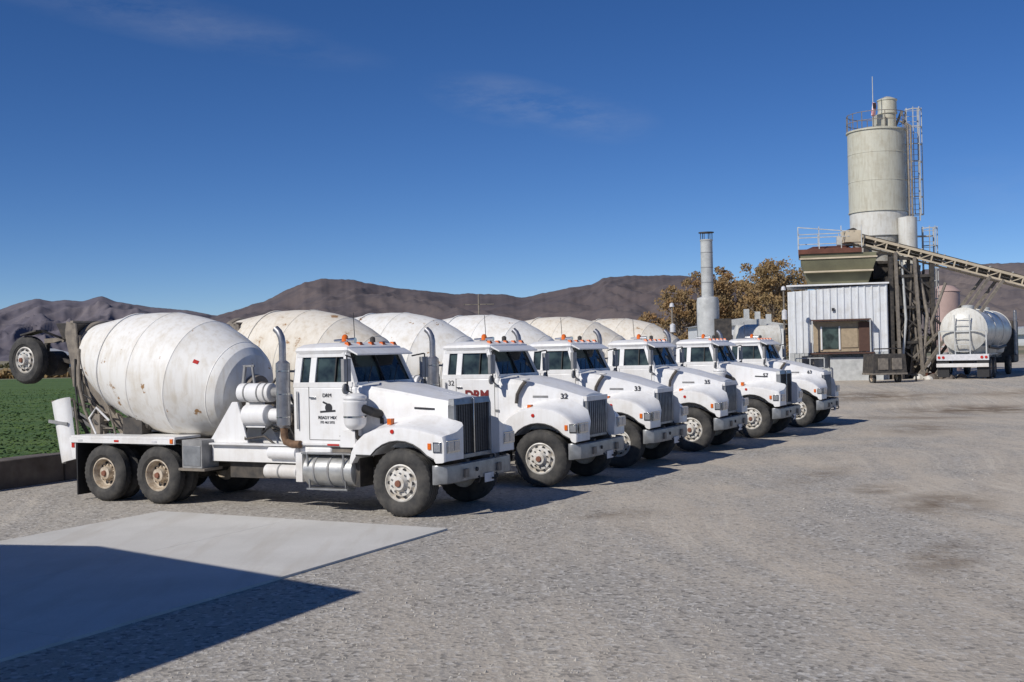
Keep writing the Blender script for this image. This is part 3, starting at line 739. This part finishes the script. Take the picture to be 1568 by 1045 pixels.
M['brown']=simple('brown_trim',(.10,.05,.035),.7)  # dark brown for the awning, ledge and side panel
M['tan']=simple('tan_panel',(.42,.33,.22),.7)
M['olive']=simple('olive_bin_steel',(.20,.195,.12),.7,0,.35,.8,dirt=(.12,.115,.075))
M['silo']=paint('silo_paint',(.56,.545,.45),dust=(.38,.34,.25),rust=(.25,.17,.10),rustlo=.70,zd=(1,.5),streak=1.5)
M['silow']=paint('silo_paint_white',(.68,.67,.62),dust=(.4,.35,.27),rustlo=.70,zd=(1,.5),streak=1.2)
M['galv']=simple('galvanised_steel',(.55,.56,.55),.5,0,.3,3)
M['belt']=simple('conveyor_tan_steel',(.66,.56,.41),.7,0,.3,1.5)
M['rust']=simple('rust_red_steel',(.16,.06,.04),.8,0,.4,3)
g=.66
bp=empty('batch_plant',(0,0,0))
pv=Vector((19.2,60.0,0)); XF=Matrix.Translation(pv)@Matrix.Rotation(R(-14),4,'Z')@Matrix.Translation(-pv)
p=Part('control_building')
p.box2('siding',14.35,19.15,60.08,63.8,g-.3,5.35)
corrugated(p,'siding',(14.3,60.02,0),(19.2,60.02,0),2.15,5.35,5.62,.33,.05)
corrugated(p,'siding',(14.3,63.85,0),(14.3,60.02,0),.3,5.35,5.35,.3,.05)
corrugated(p,'siding',(19.2,60.02,0),(19.2,63.85,0),.3,5.6,5.6,.3,.05)
corrugated(p,'galv',(14.3,60.0,0),(19.2,60.0,0),g-.3,2.14,2.14,.24,.03)
p.box2('white',14.2,19.3,59.86,63.9,5.62,5.70)
p.box2('tan',15.5,18.2,59.80,59.90,2.2,3.75); p.box2('brown',15.4,18.35,59.3,59.95,3.78,3.86)
p.box2('glass',15.95,16.75,59.76,59.797,2.35,3.45); p.box2('tan',16.9,17.7,59.75,59.797,2.4,3.4); p.box2('white',15.86,15.94,59.74,59.798,2.3,3.5); p.box2('white',16.76,16.84,59.74,59.798,2.3,3.5)
p.box2('brown',17.75,18.3,59.72,59.80,2.2,3.7)
p.box2('brown',15.3,18.5,59.2,60,2.08,2.16)
for x in (15.45,18.3): p.beam('galv',(x,59.3,3.8),(x,59.3,2.1),.06)
p.box2('greasy',14.9,15.5,59.3,59.9,g-.2,2.0); p.box2('galv',16.3,18.9,59.5,59.95,g-.2,1.9)
for x in (14.6,15.3,16.0): p.beam('galv',(x,58.9,g-.2),(x,58.9,1.9),.05)
p.beam('galv',(14.6,58.9,1.9),(16.0,58.9,1.9),.05); p.beam('galv',(14.6,58.9,1.4),(16.0,58.9,1.4),.05)
p.box2('ink',16.45,16.6,59.9,59.94,4.3,4.45)
p.obj(bp,xf=XF)
p=Part('aggregate_bin')
def fr(x0,x1,y0,y1,z): return [(x0,y0,z),(x1,y0,z),(x1,y1,z),(x0,y1,z)]
p.loft('olive',[fr(15.35,18.3,60.3,63.4,5.7),fr(14.95,18.7,59.7,63.9,6.9),fr(14.95,18.7,59.7,63.9,7.25)])
p.box2('belt',14.9,18.75,59.63,59.69,6.98,7.06); p.box2('belt',15.1,18.55,59.72,59.9,6.3,6.38)
p.box2('rust',14.85,18.0,59.6,64.0,7.26,7.50); p.box2('rust',15.2,17.6,60.0,63.6,7.50,7.68,top=(15.6,17.2,60.3,63.3))
for x in (14.85,18.0):
    for y in (59.65,63.9): p.beam('galv',(x,y,7.5),(x,y,8.65),.05)
for x in (15.9,17.0): p.beam('galv',(x,59.65,7.5),(x,59.65,8.65),.045); p.beam('galv',(x,63.9,7.5),(x,63.9,8.65),.045)
for z in (8.1,8.65):
    p.beam('galv',(14.85,59.65,z),(17.4,59.65,z-(.3 if z>8.5 else 0)),.045); p.beam('galv',(14.85,63.9,z),(18.0,63.9,z),.045); p.beam('galv',(14.85,59.65,z),(14.85,63.9,z),.045)
p.box2('galv',16.8,17.6,60.5,61.5,7.7,8.2); p.obj(bp,xf=XF)
p=Part('cement_silo')
sx,sy=20.1,64.0
p.lathe('silo',[(9.65,1.50),(9.65,1.56),(9.72,1.56),(9.72,1.53),(11.3,1.53),(11.31,1.545),(11.33,1.545),(11.34,1.53),(12.8,1.53),(12.81,1.545),(12.83,1.545),(12.84,1.53),(14.0,1.53),(14.02,1.60),(14.10,1.60),(14.25,1.0),(14.3,0)],(sx,sy,0),seg=48)
p.lathe('silow',[(8.3,1.46),(8.35,1.50),(9.64,1.50)],(sx,sy,0),seg=48)
p.lathe('silow',[(5.6,.35),(8.28,1.42),(8.3,0)],(sx,sy,0),seg=32)
p.lathe('silow',[(6.0,0),(6.5,.48),(9.2,.48),(9.3,0)],(sx+1.0,sy-1.75,0),seg=24)
for k in range(4):
    a_=R(45+90*k); x,y=sx+1.42*math.cos(a_),sy+1.42*math.sin(a_)
    p.beam('frame',(x,y,.2),(x,y,8.4),.22)
for z in (3,5.2,7.4):
    for k in range(4):
        a0_,a1_=R(45+90*k),R(135+90*k)
        p.beam('frame',(sx+1.42*math.cos(a0_),sy+1.42*math.sin(a0_),z),(sx+1.42*math.cos(a1_),sy+1.42*math.sin(a1_),z),.12)
        p.beam('frame',(sx+1.42*math.cos(a0_),sy+1.42*math.sin(a0_),z-2),(sx+1.42*math.cos(a1_),sy+1.42*math.sin(a1_),z),.08)
p.lathe('silo',[(14.2,.45),(15.0,.45),(15.02,.52),(15.1,.52),(15.12,.5),(15.7,.5),(15.75,.54),(15.8,.54),(15.95,.2),(16,0)],(20.7,63.9,0),seg=24)
p.box2('silo',19.9,20.4,63.3,64.0,14.3,14.9); p.beam('greasy',(21.1,63.9,14.3),(21.5,63.9,15.2),.12)
for k in range(16):
    a_=2*math.pi*k/16; x,y=sx+1.55*math.cos(a_),sy+1.55*math.sin(a_)
    if 0<k<3: continue
    p.beam('greasy',(x,y,14.1),(x,y,15.0),.035)
    a2=2*math.pi*(k+1)/16
    for z in (14.55,15.0): p.beam('greasy',(x,y,z),(sx+1.55*math.cos(a2),sy+1.55*math.sin(a2),z),.03)
for dx in (1.35,1.5): p.tube('greasy',[(sx+dx,sy-1.1,1.5),(sx+dx,sy-1.1,14.2),(sx+dx-.3,sy-.8,14.5)],.06,8)
def ladder(x,y,z0,z1,w=.45):
    p.beam('galv',(x-w/2,y,z0),(x-w/2,y,z1),.06); p.beam('galv',(x+w/2,y,z0),(x+w/2,y,z1),.06)
    z=z0
    while z<z1: p.beam('galv',(x-w/2,y,z),(x+w/2,y,z),.025); z+=.3
    z=z0+.3; hoop=[]
    while z<=z1:
        pts=[(x-w/2-.02,y,z),(x-w/2-.08,y-.35,z),(x-w/4,y-.68,z),(x+w/4,y-.68,z),(x+w/2+.08,y-.35,z),(x+w/2+.02,y,z)]
        for A,B in zip(pts,pts[1:]): p.beam('galv',A,B,.05,.05)
        hoop=pts; z+=.95
    for q in hoop[1:-1]: p.beam('galv',(q[0],q[1],z0+.3),(q[0],q[1],z1),.04)
ladder(22.05,64.0,9.2,15.3,.65); p.beam('galv',(21.5,64,14.2),(22.0,64,14.2),.06); p.beam('galv',(21.5,64,10),(22,64,10),.06); p.beam('galv',(21.5,64,12),(22,64,12),.06)
ladder(22.6,63.5,.8,8.8,.6)
p.beam('galv',(21.0,63.5,8.3),(22.8,63.5,8.3),.5,.06)
p.obj(bp)
p=Part('flagpole'); p.cyl('galv',(19.65,63.0,14.1),(19.65,63.0,16.9),.03,.02,8)
flagm,nt,b=newmat('flag_cloth'); tc=N(nt,'ShaderNodeTexCoord').outputs['Object']
wv=N(nt,'ShaderNodeTexWave'); wv.bands_direction='X'; wv.inputs['Scale'].default_value=4; nt.links.new(tc,wv.inputs['Vector'])
nt.links.new(mixc(nt,maprange(nt,wv.outputs['Fac'],.45,.55),(.5,.03,.04),(.7,.7,.7)),b.inputs['Base Color'])
p.loft(flagm,[[(19.62,62.98,15.5),(19.5,62.9,14.75)],[(19.72,62.9,15.48),(19.62,62.85,14.72)],[(19.84,62.98,15.44),(19.74,62.92,14.75)]],closed=False,caps=False)
p.box2('ink',19.6,19.75,62.84,62.86,15.15,15.45)
p.obj(bp)
p=Part('conveyor')
c0=Vector((17.6,60.6,8.22)); c1=Vector((44.0,60.6,.8)); d=(c1-c0); L=d.length; dn=d.normalized(); sd=dn.cross(Vector((0,0,1))).normalized(); upv=sd.cross(dn)
hw=.42
for sg in (-1,1):
    for hh,th in ((0,.13),(.40,.09)): p.beam('belt',c0+sd*hw*sg+upv*(-hh),c1+sd*hw*sg+upv*(-hh),.08,th)
    k=0; st=.6
    while (k+1)*st<L:
        A=c0+dn*k*st+sd*hw*sg; B=c0+dn*(k+1)*st+sd*hw*sg
        p.beam('belt',A-upv*.02,A-upv*.39,.06)
        if k%2==0: p.beam('belt',A-upv*.38,B,.045)
        k+=1
p.beam('frame',c0+upv*.10,c1+upv*.10,.70,.05); p.beam('frame',c0-upv*.22,c1-upv*.22,.72,.03)
k=0
while k*1.2<L:
    q=c0+dn*k*1.2; p.beam('galv',q-sd*.5+upv*.12,q+sd*.5+upv*.12,.05); p.cyl('frame',q-sd*.46-upv*.22,q+sd*.46-upv*.22,.07,seg=8); k+=1
p.box2('belt',17.2,18.0,60.1,61.1,7.8,8.4)
p.cyl('frame',(17.6,60.16,8.3),(17.6,61.04,8.3),.22)
def sup(t,legs,th=.14):
    q=c0+dn*t
    for dx in legs:
        for sg in (-1,1):
            p.beam('greasy',(q.x,q.y+sg*.45,q.z-.4),(q.x+dx,q.y+sg*.8,.5),th)
sup(7.2,(-4.2,)); sup(7.9,(-4.0,)); sup(17,(0,1.2)); sup(2.2,(0,)); sup(3.2,(.2,))
q=c0+dn*7.0; p.beam('greasy',(q.x-2.1,q.y,3.4),(q.x-4.2,q.y,5.2),.12); p.beam('greasy',(q.x-3.9,q.y-.7,1.8),(q.x-1.2,q.y-.5,4.4),.10)
p.obj(bp)
p=Part('loading_frame')
for (x,y) in ((19.5,60.3),(21.6,60.3),(19.5,63),(21.6,63)): p.beam('frame',(x,y,.3),(x,y,7.0),.2)
for z in (2.6,4.4,6.0,6.9):
    p.beam('frame',(19.5,60.3,z),(21.6,60.3,z),.14); p.beam('frame',(19.5,63,z),(21.6,63,z),.14)
    p.beam('frame',(19.5,60.3,z),(21.6,60.3,z-1.6),.08)
p.box2('frame',19.6,21.5,60.6,62.9,4.5,6.0,top=(19.3,21.8,60.4,63.1)); p.lathe('frame',[(2.6,.3),(3.2,.5),(4.5,.9)],(20.5,61.7,0),seg=20)
p.box2('greasy',19.4,20.0,60.0,60.5,.5,2.0); p.box2('frame',20.3,21.5,61.5,63.0,.4,2.8)
p.box2('frame',19.3,21.6,63.1,63.3,.4,7.0)  # dark backing sheet, added to stand in for shade between the legs
p.tube('greasy',[(20.9,59.9,1.4),(21.3,60.2,4.0),(20.9,60.5,6.9)],.09,8); p.tube('galv',[(19.9,60.1,1.2),(20.2,60.2,3.8),(20.1,60.4,6.9)],.07,8)
p.tube('greasy',[(21.9,60.4,.6),(21.5,60.2,3.6),(22.2,60.0,5.6)],.08,8)
for k in range(20):
    p.beam(random.choice(['frame','greasy','frame']),(19.6+random.random()*2,60.1+random.random(),.8+random.random()*3),(19.8+random.random()*2,60.2+random.random(),3+random.random()*3.6),.07)
p.box2('galv',22.0,22.5,61,61.5,.5,1.3); p.box2('rust',21.3,21.9,60.1,60.7,.4,1.0)
p.obj(bp)
M['pink']=simple('faded_pink_steel',(.50,.36,.32),.6,0,.2,1)
p=Part('storage_tank'); p.lathe('pink',[(.5,0),(.5,.9),(5.7,.9),(5.75,.95),(6.1,.5),(6.2,0)],(27.7,75,0),seg=32); p.lathe('galv',[(2.2,.905),(2.2,.93),(2.3,.93),(2.3,.905)],(27.7,75,0),seg=32)
p.box2('galv',26.0,27.2,72,73,.5,1.9); p.obj()

p=Part('boiler_chimney')
cx,cy=9.2,55
p.lathe('galv',[(.3,0),(.3,.52),(4.7,.52),(4.9,.48),(4.95,.28),(7.55,.28),(7.56,.30),(7.62,.30),(7.63,.27),(7.64,0)],(cx,cy,0),seg=28)
for k in range(6):
    a_=k*math.pi/3; p.beam('frame',(cx+.27*math.cos(a_),cy+.27*math.sin(a_),7.6),(cx+.27*math.cos(a_),cy+.27*math.sin(a_),7.95),.03)
p.lathe('frame',[(7.93,0),(7.93,.36),(7.97,.36),(8.0,0)],(cx,cy,0),seg=24)
for z in (5.6,6.3,7.0): p.lathe('grey',[(z,.281),(z,.29),(z+.03,.29),(z+.03,.281)],(cx,cy,0),seg=24)
p.box2('frame',cx+.2,cx+1.0,cy-.5,cy+.9,.3,3.9); p.obj()
p=Part('white_storage_building')
p.box2('siding',10.2,14.6,63,68,.3,3.7); p.loft('galv',[[(10.0,62.8,3.7),(14.8,62.8,3.7),(12.4,62.8,4.1)],[(10.0,68.2,3.7),(14.8,68.2,3.7),(12.4,68.2,4.1)]])
p.box2('glass',11,11.8,62.93,62.99,2.3,3.2); p.box2('frame',12.6,13.6,62.93,62.99,.5,2.9)
for k in range(3): p.box2('galv',12.7+k*.6,12.95+k*.6,64,64.3,3.8,4.6-k*.15)
p.obj()
p=Part('water_tank'); p.tank('silow',(11.0,57.5,2.95),(13.0,57.5,2.95),.7)
for x in (11.3,12.8): p.box2('greasy',x-.1,x+.1,56.9,58.1,.3,2.5)
p.box2('galv',12.0,12.4,57.2,57.6,3.6,3.9); p.obj()
def pole(x,y,h):
    e=Part('light_pole'); e.cyl('greasy',(x,y,0),(x,y,h),.06,.045,8)
    e.lathe('plate',[(h-.02,0),(h-.02,.13),(h+.14,.10),(h+.2,0)],(x,y,0),seg=14); e.lathe('plate',[(h*.72,0),(h*.72,.14),(h*.80,.14),(h*.82,0)],(x,y-.12,0),seg=12); e.obj()
pole(13.8,59.5,5.4); pole(8.2,60,4.7)
def antenna_pole(x,y,h):
    e=Part('antenna_pole'); e.cyl('greasy',(x,y,0),(x,y,h),.035,.03,8); e.beam('greasy',(x-.5,y,h-.35),(x+.5,y,h-.35),.03)
    for k in range(5): e.beam('greasy',(x-.5+k*.25,y-.2,h-.35),(x-.5+k*.25,y+.2,h-.35),.02)
    e.obj()
antenna_pole(-1.1,40,4.6)

# ------------------------------------------------------------------ tanker trailer
tk=empty('tanker_trailer',(22.3,58.2,.70),R(-30))
p=Part('tank_barrel')
p.lathe('silow',[(-.35,0),(-.32,.5),(-.2,.85),(-.02,1.08),(0,1.12),(.05,1.12),(.06,1.09),(3.0,1.09),(3.01,1.12),(3.08,1.12),(3.09,1.09),(6.0,1.09),(6.01,1.12),(6.08,1.12),(6.09,1.09),(9.0,1.09),(9.02,1.12),(9.07,1.12),(9.1,1.0),(9.3,.6),(9.4,0)],(0,.4,2.45),(0,1,0),40)
for y in (1.8,4.5,7.2): p.lathe('galv',[(0,0),(0,.3),(.18,.3),(.22,.2),(.24,0)],(0,y,3.5),seg=20)
for y in (1.5,4.6,7.6): p.lathe('silow',[(0,.25),(.5,.9),(.9,1.0)],(0,y,.75),seg=20)
p.obj(tk)
p=Part('trailer_frame')
p.box2('plate',-1.22,1.22,-.15,.05,.95,1.25); p.box2('white',-1.22,1.22,-.25,-.16,.62,.80)
for x in (-1.1,-.9,.9,1.1): p.cyl('red',(x,-.15,1.1),(x,-.18,1.1),.07,seg=12)
for sg in (-1,1):
    p.box2('frame',sg*.5-.06,sg*.5+.06,0,9.5,.95,1.15); p.box2('black',sg*.93-.28,sg*.93+.28,-.08,-.04,.12,.95)
    p.box2('galv',sg*1.0-.22,sg*1.0+.22,.1,3.0,1.2,1.25); p.beam('galv',(sg*1.1,.0,1.2),(sg*1.1,.0,2.4),.06)
    p.beam('galv',(sg*.35,0.02,1.2),(sg*.35,-.1,3.2),.05)
for k in range(6): p.beam('galv',(-.35,-.02,1.4+k*.32),(.35,-.02,1.4+k*.32),.03)
p.box2('frame',-.5,.5,.1,1.2,.6,1.0); p.beam('galv',(-1.1,0,2.4),(1.1,0,2.4),.06); p.tube('black',[(1.2,.3,1.6),(1.25,3,1.5),(1.2,6,1.6)],.08,8)
p.obj(tk)
for y in (.9,2.2,8.0):
    for sg in (-1,1): place(WR,'trailer_wheel',tk,(sg*1.2,y,.53),R(90) if sg>0 else R(-90))
p=Part('tractor_unit'); p.box2('frame',-1.1,1.1,10.4,12.4,.6,3.0); p.box2('black',-.8,.8,12.4,13.8,.6,1.9); p.cyl('muff',(1.2,10.3,1),(1.2,10.3,3.6),.09)
p.obj(tk,bevel=.1)
gn=empty('generator_trailer',(17.9,56.6,.62),R(8))
p=Part('housing'); p.box2('frame',-.85,.85,-.6,.6,.55,1.45,top=(-.80,.80,-.55,.55)); p.box2('greasy',-.87,.87,-.62,.62,.46,.548)
p.box2('greasy',-.6,-.1,-.63,-.585,.7,1.25); p.box2('greasy',.1,.6,-.63,-.585,.7,1.25); p.tube('frame',[(-.7,-.4,1.4),(-.7,-.4,1.7),(.7,-.4,1.7),(.7,-.4,1.4)],.03,8)
p.beam('frame',(.8,0,.5),(1.7,0,.38),.08); p.cyl('frame',(1.6,0,0),(1.6,0,.5),.04); p.obj(gn,bevel=.03)
for sg in (-1,1):
    o=place(WR,'wheel',gn,(sg*.72,-.05,.30),R(90)*sg); o.scale=(.56,.6,.56)
p=Part('concrete_rubble')
for k in range(26):
    x=20.5+random.random()*2.0; y=58.6+random.random()*1.5; s_=.12+random.random()*.22
    p.lathe(wm if k%3 else 'silow',[(-.1,0),(0,s_),(s_*.5,s_*.8),(s_*.9,s_*.3),(s_,0)],(x,y,.68),(random.uniform(-.3,.3),random.uniform(-.3,.3),1),7)
p.obj(angle=10)

# ------------------------------------------------------------------ trees
def leafmat(name,a,b_):
    m,nt,b=newmat(name); tc=N(nt,'ShaderNodeTexCoord').outputs['Object']
    n1=noise_n(nt,tc,.45,4,.6); n2=noise_n(nt,tc,3,2,.5)
    c=mixc(nt,maprange(nt,n1,.38,.62),a,b_); c=mixc(nt,mul(nt,maprange(nt,n2,.45,.7),.35),c,tuple(x*.6 for x in a))
    nt.links.new(c,b.inputs['Base Color']); b.inputs['Roughness'].default_value=.8
    tl=N(nt,'ShaderNodeBsdfTranslucent'); nt.links.new(c,tl.inputs[0]); mx=N(nt,'ShaderNodeMixShader'); mx.inputs[0].default_value=.35
    nt.links.new(b.outputs[0],mx.inputs[1]); nt.links.new(tl.outputs[0],mx.inputs[2]); nt.links.new(mx.outputs[0],nt.nodes['Material Output'].inputs['Surface'])
    return m
L1=leafmat('autumn_leaves',(.42,.26,.12),(.32,.24,.12)); L2=leafmat('olive_leaves',(.34,.25,.12),(.40,.26,.12)); L3=leafmat('brush_leaves',(.16,.15,.07),(.10,.10,.05))
bark=simple('bark',(.26,.21,.16),.9)
def tree(x,y,h,wd,leaf,seed,n=7000):
    rnd=random.Random(seed); e=empty('cottonwood_tree',(x,y,0))
    p=Part('trunk'); p.tube(bark,[(0,0,-.2),(.1,.05,h*.15),(0,.1,h*.3),(.15,0,h*.5),(.1,0,h*.8)],[.45,.35,.28,.2,.06],10)
    cl=[]
    for k in range(38):
        a=rnd.uniform(0,2*math.pi); t=rnd.uniform(.16,.92); rad=wd*.5*math.sin(math.pi*min(1,(t*.85+.12)))**.7*rnd.uniform(.35,1.0)
        ed=Vector((math.cos(a)*rad,math.sin(a)*rad,h*t)); st=Vector((.05,0,h*max(.12,t*.55)))
        mid=st.lerp(ed,.5)+Vector((0,0,.3)); p.tube(bark,[st,mid,ed],[.12,.07,.02],6)
        cl.append((ed,rnd.uniform(.08,.15)*h))
        for q in range(4):
            e2=ed+Vector((rnd.uniform(-1,1),rnd.uniform(-1,1),rnd.uniform(-.2,1.0)))*h*.10
            p.tube(bark,[ed.lerp(st,.3),e2],[.04,.012],5)
            if q<2: cl.append((e2,.05*h))
    p.obj(e)
    bm=bmesh.new()
    for k in range(n):
        c,r=cl[rnd.randrange(len(cl))]
        v=Vector((rnd.gauss(0,1),rnd.gauss(0,1),rnd.gauss(0,1))).normalized()*r*rnd.random()**.45
        q=c+Vector((v.x*1.15,v.y*1.15,v.z*.9))
        if q.z<h*.08: continue
        s=rnd.uniform(.08,.17); a=(Vector((rnd.gauss(0,1),rnd.gauss(0,1),rnd.gauss(0,1)))+Vector((-.35,-.6,.3))).normalized(); b2=a.orthogonal().normalized()
        c3=a.cross(b2)
        bm.faces.new([bm.verts.new(q+b2*s),bm.verts.new(q+c3*s*.7),bm.verts.new(q-b2*s),bm.verts.new(q-c3*s*.7)])
    me=bpy.data.meshes.new('foliage'); bm.to_mesh(me); bm.free(); me.materials.append(leaf); place(me,'foliage',e)
tree(20.4,122,10.4,8.6,L1,1,11000); tree(17.0,120,8.6,7.0,L1,2,8000); tree(26.2,118,11.0,8.8,L2,3,11000); tree(30.6,122,10.8,9.0,L2,4,10000); tree(23.4,126,9.6,7.2,L1,5,7500); tree(14.2,125,5.8,5.4,L1,6,4500); tree(28.5,128,10.3,7.4,L1,7,7000)
def strip(name,pts,n,hmin,hmax,leaf,seed):
    rnd=random.Random(seed); bm=bmesh.new()
    for k in range(n):
        t=rnd.random(); (x0,y0),(x1,y1)=pts; x=x0+(x1-x0)*t; y=y0+(y1-y0)*t
        hh=(hmin+(hmax-hmin)*abs(noise.noise(Vector((t*30,seed,0))))*2)
        q=Vector((x+rnd.uniform(-2,2),y+rnd.uniform(-3,3),rnd.random()**.8*hh)); s=rnd.uniform(.3,.8)
        a=Vector((rnd.gauss(0,1),rnd.gauss(0,1),rnd.gauss(0,1))).normalized(); b2=a.orthogonal().normalized(); c3=a.cross(b2)
        bm.faces.new([bm.verts.new(q+b2*s),bm.verts.new(q+c3*s*.7),bm.verts.new(q-b2*s),bm.verts.new(q-c3*s*.7)])
    me=bpy.data.meshes.new(name); bm.to_mesh(me); bm.free(); me.materials.append(leaf); place(me,name)
strip('distant_hedgerow',((-330,420),(-20,430)),9000,1,4,L3,1)
strip('distant_hedgerow',((80,300),(260,420)),9000,1,5,L3,2)
strip('field_edge_brush',((-110,176),(0,176)),4000,.3,1.0,L2,5)
p=Part('distant_farm_building'); p.box2('siding',-168,-152,400,410,0,4); p.loft('galv',[[(-169,399,4),(-151,399,4),(-160,399,6.5)],[(-169,411,4),(-151,411,4),(-160,411,6.5)]]); p.obj()
p=Part('distant_farm_building'); p.box2('siding',120,134,290,300,0,3.5); p.loft('galv',[[(119,289,3.5),(135,289,3.5),(127,289,5.5)],[(119,301,3.5),(135,301,3.5),(127,301,5.5)]]); p.obj()

# ------------------------------------------------------------------ workshop whose shadow falls on the pad (left of camera)
p=Part('metal_workshop'); Hh=5.0
A_=Vector((-6.78,8.72)); B_=A_+Vector((-4.16,3.5)); C_=Vector((-18.7,13.9)); D_=Vector((-22,1)); E_=A_+Vector((-.425,-.905))*12
poly=[A_,B_,C_,D_,E_]
for P0,P1 in zip(poly,poly[1:]+poly[:1]):
    corrugated(p,'siding',(P1.x,P1.y,0),(P0.x,P0.y,0),0,Hh,Hh,.3,.03)
n=len(poly)
p.faces('galv',[(q.x,q.y,Hh) for q in poly]+[(q.x,q.y,Hh+.12) for q in poly],[tuple(range(n)),tuple(range(n,2*n))]+[(k,(k+1)%n,n+(k+1)%n,n+k) for k in range(n)])
p.obj()

# ------------------------------------------------------------------ light, sky, camera
sd=Vector((-.74,-.67,0)).normalized(); el=R(37)
sv=Vector((sd.x*math.cos(el),sd.y*math.cos(el),math.sin(el)))
L=bpy.data.lights.new('sun','SUN'); L.energy=3.85; L.angle=R(.5); L.color=(1,.95,.87)
so=bpy.data.objects.new('sun',L); col.objects.link(so); so.rotation_euler=sv.to_track_quat('Z','Y').to_euler()
w=bpy.data.worlds.new('World'); scene.world=w; w.use_nodes=True; nt=w.node_tree; bg=nt.nodes['Background']
sky=N(nt,'ShaderNodeTexSky'); sky.sky_type='NISHITA'; sky.sun_disc=False; sky.sun_elevation=el; sky.sun_rotation=math.atan2(sd.x,sd.y)
sky.altitude=2500; sky.air_density=.8; sky.dust_density=.05; sky.ozone_density=4.0
hs=N(nt,'ShaderNodeHueSaturation'); hs.inputs['Saturation'].default_value=1.21; hs.inputs['Hue'].default_value=.509; hs.inputs['Value'].default_value=1.0; nt.links.new(sky.outputs[0],hs.inputs['Color'])
tc=N(nt,'ShaderNodeTexCoord').outputs['Generated']
cn=noise_n(nt,mapping(nt,tc,sc=(6,6,22)),1.6,8,.65)
wisps=None
for (az,elv,sa,se,st) in ((.0,.212,.055,.016,.32),(.065,.197,.05,.016,.24),(-.30,.292,.14,.016,.20),(.42,.13,.05,.02,.10)):
    d_=Vector((az,1,elv)).normalized()
    v=mapping(nt,tc,loc=tuple(d_),rot=(0,R(10),0),sc=(sa,1,se),typ='TEXTURE')
    ln=N(nt,'ShaderNodeVectorMath',operation='LENGTH'); nt.links.new(v,ln.inputs[0])
    f=mul(nt,maprange(nt,ln.outputs['Value'],1.4,.0),st)
    wisps=f if wisps is None else mul(nt,wisps,f,'ADD')
cf=mul(nt,wisps,maprange(nt,cn,.36,.75))
c=mixc(nt,cf,hs.outputs[0],(6,6.3,6.8))
nt.links.new(c,bg.inputs['Color']); bg.inputs['Strength'].default_value=.087
cam=bpy.data.cameras.new('camera'); cam.sensor_width=36; cam.lens=1800/1568*36; cam.clip_end=20000; cam.clip_start=.1
co=bpy.data.objects.new('camera',cam); col.objects.link(co)
co.matrix_world=Matrix.Translation((0,0,2.7))@Matrix.Rotation(R(90)+12.5/1800,4,'X')@Matrix.Rotation(-math.atan(.0224),4,'Z')
scene.camera=co
scene.view_settings.view_transform='Standard'; scene.view_settings.look='None'; scene.view_settings.exposure=0
